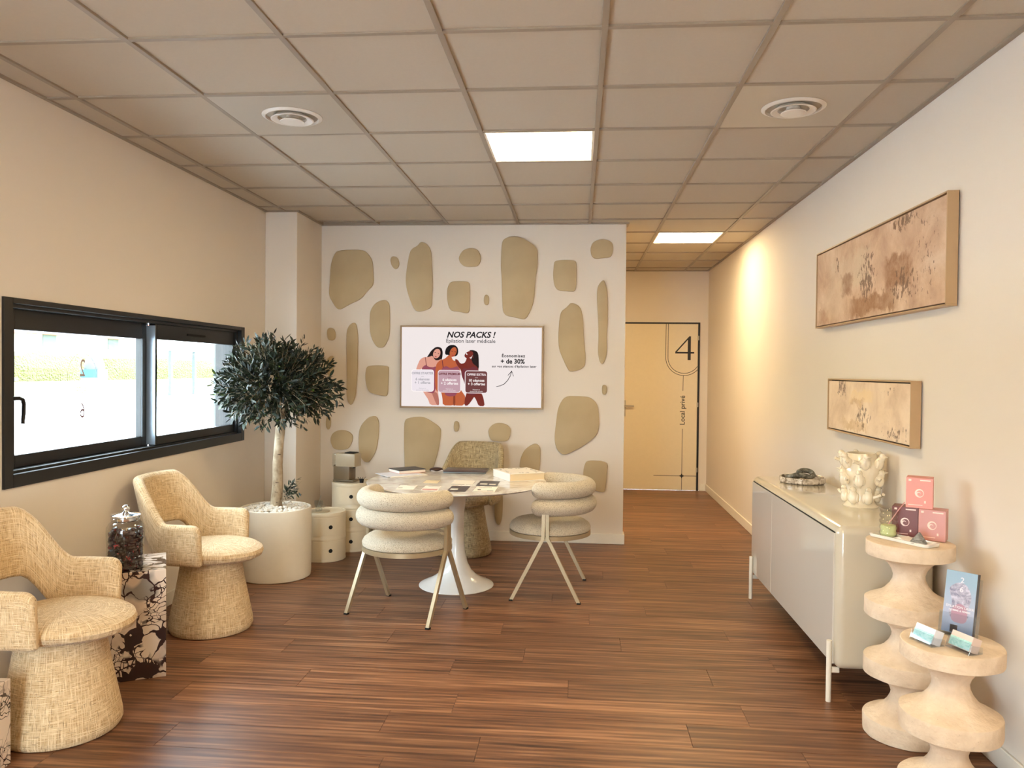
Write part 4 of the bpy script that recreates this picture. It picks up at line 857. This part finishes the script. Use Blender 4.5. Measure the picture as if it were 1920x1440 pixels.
obj('cover', box(-0.108, 0.106, -0.087, 0.087, 0.020, 0.024, 0.001, 1), 'book_black', t_, smooth=False); obj('back_cover', box(-0.108, 0.106, -0.087, 0.087, 0.0, 0.002), 'card_pink', t_, smooth=False)
t_ = thing('computer_mouse', 'glossy dark and white computer mouse beside the laptop', 'mouse', (-1.035, 5.70, TZ), math.radians(25))
obj('shell', sphere(1, (0, 0, 0.012), (0.052, 0.029, 0.017), 20, 12), 'laptop_brown', t_); obj('base', box(-0.045, 0.045, -0.024, 0.024, 0, 0.009, 0.004), 'flyer_white', t_)
t_ = thing('laptop', 'closed dark brown laptop on the marble table', 'laptop', (-0.812, 5.700, TZ), math.radians(0))
obj('base', box(-0.155, 0.155, -0.108, 0.108, 0.002, 0.010, 0.004), 'alu', t_); obj('lid', box(-0.155, 0.155, -0.108, 0.108, 0.0105, 0.017, 0.003), 'laptop_brown', t_)
t_ = thing('boxed_book', 'thick white boxed book lying on the right of the marble table', 'book', (-0.405, 5.425, TZ), math.radians(-62))
bw = [(-0.148, 0.148, -0.128, 0.128)]
obj('pages', box(-0.143, 0.145, -0.124, 0.128, 0.004, 0.048), 'page_edge', t_, smooth=False)
obj('cover', box(-0.148, 0.150, -0.130, 0.130, 0.048, 0.052, 0.001, 1), 'paper', t_, smooth=False); obj('back_cover', box(-0.148, 0.150, -0.130, 0.130, 0.0, 0.004, 0.001, 1), 'paper', t_, smooth=False)
obj('spine', box(-0.150, 0.150, -0.131, -0.127, 0.0, 0.052, 0.001, 1), 'paper', t_, smooth=False)
cvb = bmesh.new(); rb = random.Random(8)
for k in range(34):
    e = rb.random(); a = rb.uniform(-0.12, 0.12); b = rb.choice((-0.10, 0.10))+rb.uniform(-.012, .012)
    if k % 2: a, b = rb.choice((-0.12, 0.12))+rb.uniform(-.012, .012), rb.uniform(-0.10, 0.10)
    s = rb.uniform(0.004, 0.009); prism(ell(a, b, s*1.4, s, rb.uniform(0, 90), 7), 0.0521, 0.0524, 'z', bm=cvb)
obj('cover_print', cvb, 'machine_dark', obj_parent := t_, smooth=False)

# ---------------------------------------------------------------- boucle chairs
def boucle_chair(label, loc, rz, fwd):
    t_ = thing('boucle_chair', label, 'chair', loc, rz, 'boucle chairs with double roll backs')
    obj('seat_frame', solid([(0.262, 0.380), (0.268, 0.382), (0.268, 0.408), (0.262, 0.410)], 64), 'champagne', t_)
    obj('seat', solid([(0.255, 0.408), (0.266, 0.415), (0.268, 0.432), (0.258, 0.452), (0.235, 0.468), (0.19, 0.478), (0.12, 0.482), (0.05, 0.483)], 64), 'boucle', t_)
    def U(z, r, rt):
        pts = [(fwd, -r, z), (fwd/2, -r, z)]+[(r*math.cos(a), r*math.sin(a), z) for a in [-PI/2-PI*k/28 for k in range(29)]]+[(fwd/2, r, z), (fwd, r, z)]
        bm = tube(pts, rt, 20, round_caps=True); 
        for v in bm.verts: v.co.z = z+(v.co.z-z)*0.98
        return bm
    obj('back_roll', U(0.696, 0.246, 0.055), 'boucle', t_, angle=80); obj('back_roll', U(0.589, 0.250, 0.056), 'boucle', t_, angle=80)
    for sy in (-1, 1):
        for sx in (-1, 1):
            p = [(sx*0.214, sy*0.284, 0.004), (sx*0.034, sy*0.279, 0.362), (sx*0.014, sy*0.279, 0.400), (sx*0.0115, sy*0.279, 0.555)]
            lg_ = obj('leg', tube(p, 0.0105, 4, sq=True, up=Vector((1, 0, 0.3))), 'champagne', t_, smooth=False)
            obj('foot_cap', box(sx*0.214-0.012, sx*0.214+0.012, sy*0.284-0.012, sy*0.284+0.012, 0.0, 0.010), 'void_black', lg_, smooth=False)
    return t_
boucle_chair('cream boucle chair in front of the table with its back to the viewer', (-1.009, 4.613, 0), math.radians(68.5), 0.012)
boucle_chair('cream boucle chair tucked in at the right side of the table', (-0.175, 5.180, 0), math.radians(176), 0.040)

# ---------------------------------------------------------------- sideboard
SX0, SX1, SY0, SY1, SZ0, SZ1 = 1.140, 1.555, 3.525, 5.215, 0.150, 0.785
t_ = thing('sideboard', 'long glossy cream lacquered sideboard against the right wall', 'sideboard', (0, 0, 0))
obj('body', box(SX0, SX1, SY0, SY1, SZ0, SZ1, 0.038, 5), 'lacquer', t_)
dz0, dz1 = SZ0+0.018, SZ1-0.036
for a, b, lb_ in ((3.562, 4.672, None), (4.676, 5.185, None)):
    obj('door', box(SX0-0.006, SX0+0.004, a, b, dz0, dz1, 0.0012, 1), 'lacquer_door', t_, smooth=False)
obj('top_gap', box(SX0-0.0012, SX0+0.02, 3.562, 5.185, dz1+0.0002, dz1+0.0052), 'void_black', t_, smooth=False)
for yy in (3.562, 5.140):
    for xx in (1.122, 1.50): obj('leg', tube([(xx, yy, 0), (xx, yy, 0.272 if xx < 1.3 else 0.150)], 0.0115, 16, up=Vector((1, 0, 0))), 'white_trim', t_, angle=60)
    obj('crossbar', box(1.128, 1.17, yy+0.004, yy+0.016, 0.126, 0.1505, 0.002, 1), 'white_trim', t_, smooth=False)
# dish with carved stone
t_ = thing('stone_dish', 'round low marble dish on the far end of the sideboard', 'dish', (1.375, 4.925, SZ1))
obj('dish', lathe([(0, 0.002), (0.122, 0.0), (0.130, 0.003), (0.134, 0.008), (0.134, 0.034), (0.131, 0.037), (0.126, 0.034), (0.124, 0.012), (0, 0.010)], 64), 'dish_marble', t_)
t_ = thing('carved_knot', 'grey green carved stone knot lying in the marble dish', 'ornament', (1.365, 4.93, SZ1+0.011))
kp = [(-0.075, 0.02, 0.02), (-0.055, -0.01, 0.026), (-0.02, -0.012, 0.036), (0.02, -0.018, 0.030), (0.055, -0.012, 0.024), (0.078, 0.008, 0.034), (0.066, 0.03, 0.052), (0.03, 0.034, 0.058), (-0.005, 0.02, 0.05), (0.0, 0.03, 0.026), (-0.03, 0.035, 0.018), (-0.075, 0.02, 0.02)]
def catmull(P, n=5, closed=False):
    P = [Vector(p) for p in P]; m = len(P); out = []
    for i in range(m-1):
        a, b, c, d = P[max(i-1, 0)], P[i], P[i+1], P[min(i+2, m-1)]
        for k in range(n):
            t = k/n; out.append(0.5*((2*b)+(c-a)*t+(2*a-5*b+4*c-d)*t*t+(3*b-a-3*c+d)*t*t*t))
    return out+[P[-1]]
obj('knot', tube(catmull(kp, 5), 0.0155, 10), 'green_stone', t_, angle=60)

# ---------------------------------------------------------------- ceramic vase covered with birds
t_ = thing('bird_vase', 'cream ceramic vase covered with small perched birds on the sideboard', 'vase', (1.432, 4.095, SZ1))
VP = [(0.0, 0.0), (0.084, 0.0), (0.086, 0.005), (0.074, 0.014), (0.066, 0.03), (0.064, 0.055), (0.068, 0.09), (0.082, 0.125), (0.094, 0.160), (0.096, 0.185), (0.088, 0.215), (0.076, 0.245), (0.071, 0.268), (0.066, 0.27), (0.070, 0.24), (0.085, 0.19), (0.07, 0.10), (0.055, 0.03), (0.0, 0.02)]
obj('vase_body', lathe(VP, 56), 'ceramic', t_)
def vr(z):
    for (r0, z0), (r1, z1) in zip(VP[1:12], VP[2:13]):
        if z0 <= z <= z1: return r0+(r1-r0)*(z-z0)/max(z1-z0, 1e-6)
    return 0.07
def bird_mesh(turn):
    bm = bmesh.new(); c, s = math.cos(turn), math.sin(turn)
    sphere(0.026, (0.010, 0, 0), (0.80, 0.95, 1.30), 14, 10, bm)
    sphere(0.0165, (0.018, 0, 0.037), (1, 0.95, 1.0), 12, 8, bm)
    tube([(0.015, 0, 0.022), (0.018, 0, 0.032)], [0.018, 0.015], 10, bm)
    tube([(0.026+0.004*c, 0.006*s, 0.038), (0.032+0.018*abs(c), 0.026*s, 0.040)], [0.0075, 0.001], 8, bm)       # beak
    for sg in (-1, 1): sphere(0.016, (0.006, sg*0.021, -0.002), (0.9, 0.42, 1.45), 10, 8, bm)                       # wings
    tube([(0.004, -0.012*s, -0.004), (0.030, -0.045*s, 0.010), (0.034, -0.062*s, 0.016)], [0.010, 0.008, 0.0085], 8, bm) if abs(s) > 0.3 else tube([(0.0, 0, -0.02), (0.004, 0, -0.040)], [0.013, 0.009], 8, bm)
    return bm
bk = 0
for z, n, ph in ((0.226, 6, 0.35), (0.140, 6, 0.2), (0.050, 6, 0.75)):
    for k in range(n):
        a = ph+2*PI*k/n+0.12*math.sin(bk*2.3); r = vr(z)
        o = obj('bird', bird_mesh((bk*1.9) % (2*PI)), 'ceramic', t_, angle=80)
        o.location = (r*math.cos(a), r*math.sin(a), z); o.rotation_euler = (0, (0.16 if z > 0.2 else -0.10 if z < 0.1 else 0.0), a); bk += 1

# ---------------------------------------------------------------- plaster pedestals
def pedestal(label, loc, n, R, top):
    t_ = thing('pedestal', label, 'pedestal', loc, 0.4*n, 'stacked disc plaster pedestals')
    per = 0.236; prof = []; rn = R*0.36; dt = 0.068; base = top-per*(n-1)-0.058; zs = [0.0]+[top-0.058-per*(n-1-k)-(0.010 if k < n-1 else 0) for k in range(1, n)]
    for k in range(n):
        z0 = zs[k]; z1 = (z0+dt+max(0, base) if k == 0 else z0+dt) if k < n-1 else top
        if k == 0: z1 = zs[1]-per+dt
        prof += [(R-0.004, z0+0.0005), (R-0.001, z0+0.002), (R, z0+0.006), (R*1.0, z1-0.006), (R-0.001, z1-0.002), (R-0.004, z1-0.0003)]
        if k < n-1:
            zb, zt = z1, zs[k+1]; g = (zb+zt)/2+0.012
            prof += [(R*0.86, zb+0.008), (R*0.70, zb+0.020), (R*0.55, zb+0.038), (R*0.44, zb+0.060), (rn*1.04, zb+0.082), (rn, g), (rn*1.12, g+0.022), (R*0.50, zt-0.032), (R*0.64, zt-0.015), (R*0.80, zt-0.005), (R*0.92, zt-0.001)]
    rr = random.Random(n)
    ph = [rr.random()*6 for _ in range(4)]
    bm = solid(prof, 72, wob=lambda a, z: 1+0.006*math.sin(3*a+ph[0]+z*9)+0.005*math.sin(7*a+ph[1]-z*14)+0.003*math.sin(13*a+ph[2]+z*30))
    obj('column', bm, 'plaster', t_, angle=28)
PB = (1.338, 3.272); PF = (1.283, 2.785)
pedestal('taller sand coloured plaster pedestal of four discs holding pink boxes', (*PB, 0), 4, 0.163, 0.782)
pedestal('shorter sand coloured plaster pedestal of three discs nearest the viewer', (*PF, 0), 3, 0.160, 0.540)
ZB = 0.7835
# tray, candle glass, shell, boxes on the taller pedestal
t_ = thing('tray', 'narrow white ceramic tray on the taller plaster pedestal', 'tray', (1.313, 3.268, ZB), math.radians(-58))
tb = prism(rrect(-0.130, 0.130, -0.043, 0.043, 0.016), 0.0, 0.005, 'z'); 
obj('tray', tb, 'gloss_white', t_)
rim = bmesh.new(); o1 = rrect(-0.130, 0.130, -0.043, 0.043, 0.016); o2 = rrect(-0.124, 0.124, -0.037, 0.037, 0.012); o3 = rrect(-0.133, 0.133, -0.046, 0.046, 0.018)
bmr, _ = grid([[(a, b, z) for a, b in o] for o, z in ((o1, 0.0), (o3, 0.012), (o2, 0.0125), ([(a*0.98, b*0.96) for a, b in o2], 0.005))], rim, True)
bmesh.ops.recalc_face_normals(bmr, faces=bmr.faces[:]); obj('rim', bmr, 'gloss_white', t_)
def ontray(a, b): c, s = math.cos(math.radians(-58)), math.sin(math.radians(-58)); return (1.313+a*c-b*s, 3.268+a*s+b*c)
gx, gy = ontray(-0.070, 0.0)
t_ = thing('ribbed_glass', 'ribbed glass with pale green candle wax on the white tray', 'candle', (gx, gy, ZB+0.0055))
pr = [(0.0, 0.0), (0.028, 0.0)]
for k in range(4): z = 0.002+0.024*k; pr += [(0.034, z+0.006), (0.036, z+0.012), (0.034, z+0.018), (0.030, z+0.023)]
pr += [(0.033, 0.106), (0.034, 0.110)]
obj('glass', lathe(pr, 36), 'thin_glass', t_); obj('wax', solid([(0.026, 0.003), (0.031, 0.012), (0.028, 0.024), (0.031, 0.036), (0.028, 0.046)], 28), 'candle', t_)
obj('straw', tube([(0.0, 0, 0.05), (0.03, -0.012, 0.105), (0.054, -0.022, 0.145)], 0.002, 8), 'box_rose', t_)
gx, gy = ontray(0.075, 0.004)
t_ = thing('seashell', 'pointed grey shell on the white tray', 'shell', (gx, gy, ZB+0.0055), 0.4)
sb_ = bmesh.new()
rows = []
for i in range(9):
    s = i/8; r = 0.030*(1-s)**0.9+0.0008; rows.append([(-0.016+0.006*s+r*math.cos(a)*1.15, r*math.sin(a)*0.95*(1+0.08*math.cos(a*6)), 0.002+0.042*s) for a in [2*PI*k/24 for k in range(24)]])
grid(rows, sb_, True); bmesh.ops.recalc_face_normals(sb_, faces=sb_.faces[:]); obj('shell', sb_, 'grey_shell', t_, angle=60)
t_ = thing('folded_card', 'small white folded card lying on the tray beside the shell', 'card', (*ontray(0.0, 0.0), ZB+0.0055), math.radians(-60))
obj('sheet', prism([(-0.035, 0.0), (0.035, 0.0), (0.035, 0.002), (0.0, 0.012), (-0.035, 0.002)], -0.028, 0.028, 'y'), 'paper', t_, smooth=False)
def product_box(label, loc, rz, mat):
    t_ = thing('product_box', label, 'box', loc, rz, 'pink product boxes stacked on the taller pedestal'); W, Dp, Hh = 0.098, 0.080, 0.124
    obj('carton', box(-W/2, W/2, -Dp/2, Dp/2, 0, Hh, 0.001, 1), mat, t_, smooth=False)
    ym = -Dp/2-0.0004; lg_ = bmesh.new()
    def ringxz(cx, cz, r0, r1, n=20, sq_=1.0):
        A = [(cx+r1*math.cos(2*PI*k/n), cz+r1*sq_*math.sin(2*PI*k/n)) for k in range(n)]; B = [(cx+0.002+r0*math.cos(2*PI*k/n), cz-0.001+r0*sq_*math.sin(2*PI*k/n)) for k in range(n)]
        grid([[(a, ym, b) for a, b in A], [(a, ym, b) for a, b in B]], lg_, True)
    ringxz(0.0, Hh*0.50, 0.0125, 0.0165, sq_=1.05); ringxz(-0.003, Hh*0.475, 0.0065, 0.0085)
    for a in (-0.004, 0.003): sphere(0.0022, (a, ym+0.001, Hh*0.475), (1, 0.3, 1), 6, 4, lg_)
    obj('emblem', lg_, 'foil', t_, smooth=False)
    for a in ((-0.040, -0.030, Hh-0.014, Hh-0.006), (0.002, 0.040, Hh-0.012, Hh-0.007), (-0.040, 0.012, 0.012, 0.0145), (0.018, 0.024, 0.022, 0.032)): obj('print', box(a[0], a[1], ym, ym+0.001, a[2], a[3]), 'foil', t_, smooth=False)
    return t_
BR = math.radians(-28)
product_box('dark plum product box, lower left of the three on the tall pedestal', (1.368, 3.384, ZB), BR, 'box_plum')
product_box('dusty rose product box, lower right of the three on the tall pedestal', (1.448, 3.316, ZB), BR-0.05, 'box_rose')
product_box('salmon pink product box standing on top of the other two', (1.408, 3.352, ZB+0.1245), BR+0.04, 'box_pink')
# brochures and card holders on the front pedestal
ZF = 0.5415
t_ = thing('brochure_holder', 'clear acrylic stand holding brochures on the shorter pedestal', 'brochure stand', (1.328, 2.848, ZF), math.radians(-45))
ac = bmesh.new(); tilt = Matrix.Rotation(math.radians(-12), 4, 'X')
obj('back_plate', join(bmesh.new(), box(-0.058, 0.058, 0.026, 0.029, 0.004, 0.205), tilt), 'acrylic', t_, smooth=False)
obj('front_lip', join(bmesh.new(), box(-0.058, 0.058, -0.009, -0.006, 0.004, 0.075), tilt), 'acrylic', t_, smooth=False)
for sg in (-1, 1): obj('side_plate', join(bmesh.new(), box(sg*0.058-0.0015, sg*0.058+0.0015, -0.009, 0.029, 0.004, 0.078), tilt), 'acrylic', t_, smooth=False)
obj('foot_plate', box(-0.058, 0.058, -0.02, 0.05, 0.0, 0.003), 'acrylic', t_, smooth=False)
for k in range(7):
    y0 = -0.004+0.004*k
    b_ = thing('brochure', 'blue and lilac folded brochure at the front of the clear stand' if k == 0 else 'dark edged brochure in the clear stand, %s behind the front one' % ('', 'first', 'second', 'third', 'fourth', 'fifth', 'hindmost')[k], 'brochure', (1.328, 2.848, ZF), math.radians(-45), 'brochures in the clear stand')
    obj('leaflet', join(bmesh.new(), box(-0.050, 0.050, y0, y0+0.0034, 0.008, 0.222), tilt), 'flyer_blue' if k == 0 else 'brown_dark', b_, smooth=False)
    if k == 0:
        ar = bmesh.new()
        for pts, mi in (([(-0.04, 0.16), (-0.01, 0.185), (0.02, 0.18), (0.04, 0.14), (0.03, 0.10), (0.035, 0.06), (0.0, 0.04), (-0.035, 0.07), (-0.02, 0.11)], 0), ([(-0.022, 0.045), (0.03, 0.045), (0.028, 0.10), (0.0, 0.115), (-0.024, 0.09)], 1), ([(-0.022, 0.010), (0.002, 0.010), (0.002, 0.036), (-0.022, 0.036)], 2)):
            sgn = smooth_poly(pts, 2) if mi < 2 else pts; f = ar.faces.new([ar.verts.new((a, y0-0.0004-0.0003*mi, b)) for a, b in sgn]); f.material_index = mi; ar.normal_update()
        bmesh.ops.triangulate(ar, faces=ar.faces[:]); obj('picture', join(bmesh.new(), ar, tilt), ['flyer_lilac', 'flyer_rose', 'brown_dark'], b_, smooth=False)
        for body, sz, z in (('2', 0.026, 0.192), ('6', 0.026, 0.160), ('ÉPILATION LASER', 0.0115, 0.098), ('HOMME & FEMME', 0.009, 0.086)):
            q = tilt @ Vector((0.004, y0-0.0016, z)); text(body, sz, 'flyer_white', b_, q, (PI/2-math.radians(12), 0, 0), bold=0.0002, ext=0.0002)
def cardholder(label, loc, rz, stock):
    t_ = thing('card_holder', label, 'card holder', loc, rz, 'clear business card holders'); tl = Matrix.Rotation(math.radians(-22), 4, 'X')
    obj('base', box(-0.048, 0.048, -0.022, 0.034, 0.0, 0.003), 'acrylic', t_, smooth=False)
    obj('front', join(bmesh.new(), box(-0.048, 0.048, -0.022, -0.0195, 0.0, 0.030), tl), 'acrylic', t_, smooth=False)
    for sg in (-1, 1): obj('side', prism([(-0.022, 0.0), (0.034, 0.0), (0.034, 0.022), (-0.010, 0.032)], sg*0.048-0.001, sg*0.048+0.001, 'x'), 'acrylic', t_, smooth=False)
    cs = thing('business_cards', 'stack of %s business cards in the %s' % (stock[1], stock[2]), 'cards', loc, rz, 'stacks of business cards')
    obj('stack', join(bmesh.new(), box(-0.0425, 0.0425, -0.018, 0.020, 0.004, 0.054, 0.0005, 1), tl), stock[0], cs, smooth=False)
    obj('front_card', join(bmesh.new(), box(-0.042, 0.042, -0.0192, -0.0182, 0.006, 0.036), tl), 'card_iris', cs, smooth=False)
cardholder('clear card holder with white cards at the left of the shorter pedestal', (1.188, 2.765, ZF), math.radians(-70), ('flyer_white', 'white', 'left holder'))
cardholder('clear card holder with pink cards at the right of the shorter pedestal', (1.278, 2.700, ZF), math.radians(-70), ('bulk_stock', 'pink', 'right holder'))

# ---------------------------------------------------------------- framed canvases
def art(label, y0, y1, z0, z1, mat, group='framed abstract canvases'):
    t_ = thing('framed_canvas', label, 'painting', (XR, (y0+y1)/2, (z0+z1)/2)); hy, hz = (y1-y0)/2, (z1-z0)/2; f = 0.008
    bm = bmesh.new()
    for a in ((-hy, hy, -hz, -hz+f), (-hy, hy, hz-f, hz), (-hy, -hy+f, -hz+f, hz-f), (hy-f, hy, -hz+f, hz-f)): box(-0.053, -0.006, a[0], a[1], a[2], a[3], 0.001, 1, bm)
    obj('frame', bm, 'frame_wood', t_, smooth=False)
    obj('shadow_gap', box(-0.030, -0.003, -hy+f-0.001, hy-f+0.001, -hz+f-0.001, hz-f+0.001), 'void_black', t_, smooth=False)
    g = f+0.006; obj('canvas', box(-0.048, -0.028, -hy+g, hy-g, -hz+g, hz-g, 0.001, 1), mat, t_, smooth=False)
# canvas coordinates: y runs away from the viewer (left in the picture), z up
art('larger framed abstract canvas in beige and brown, high on the right wall', 3.414, 5.216, 1.742, 2.222, 'canvas_large')
art('smaller framed abstract canvas below the larger one', 3.738, 4.945, 1.112, 1.424, 'canvas_small')
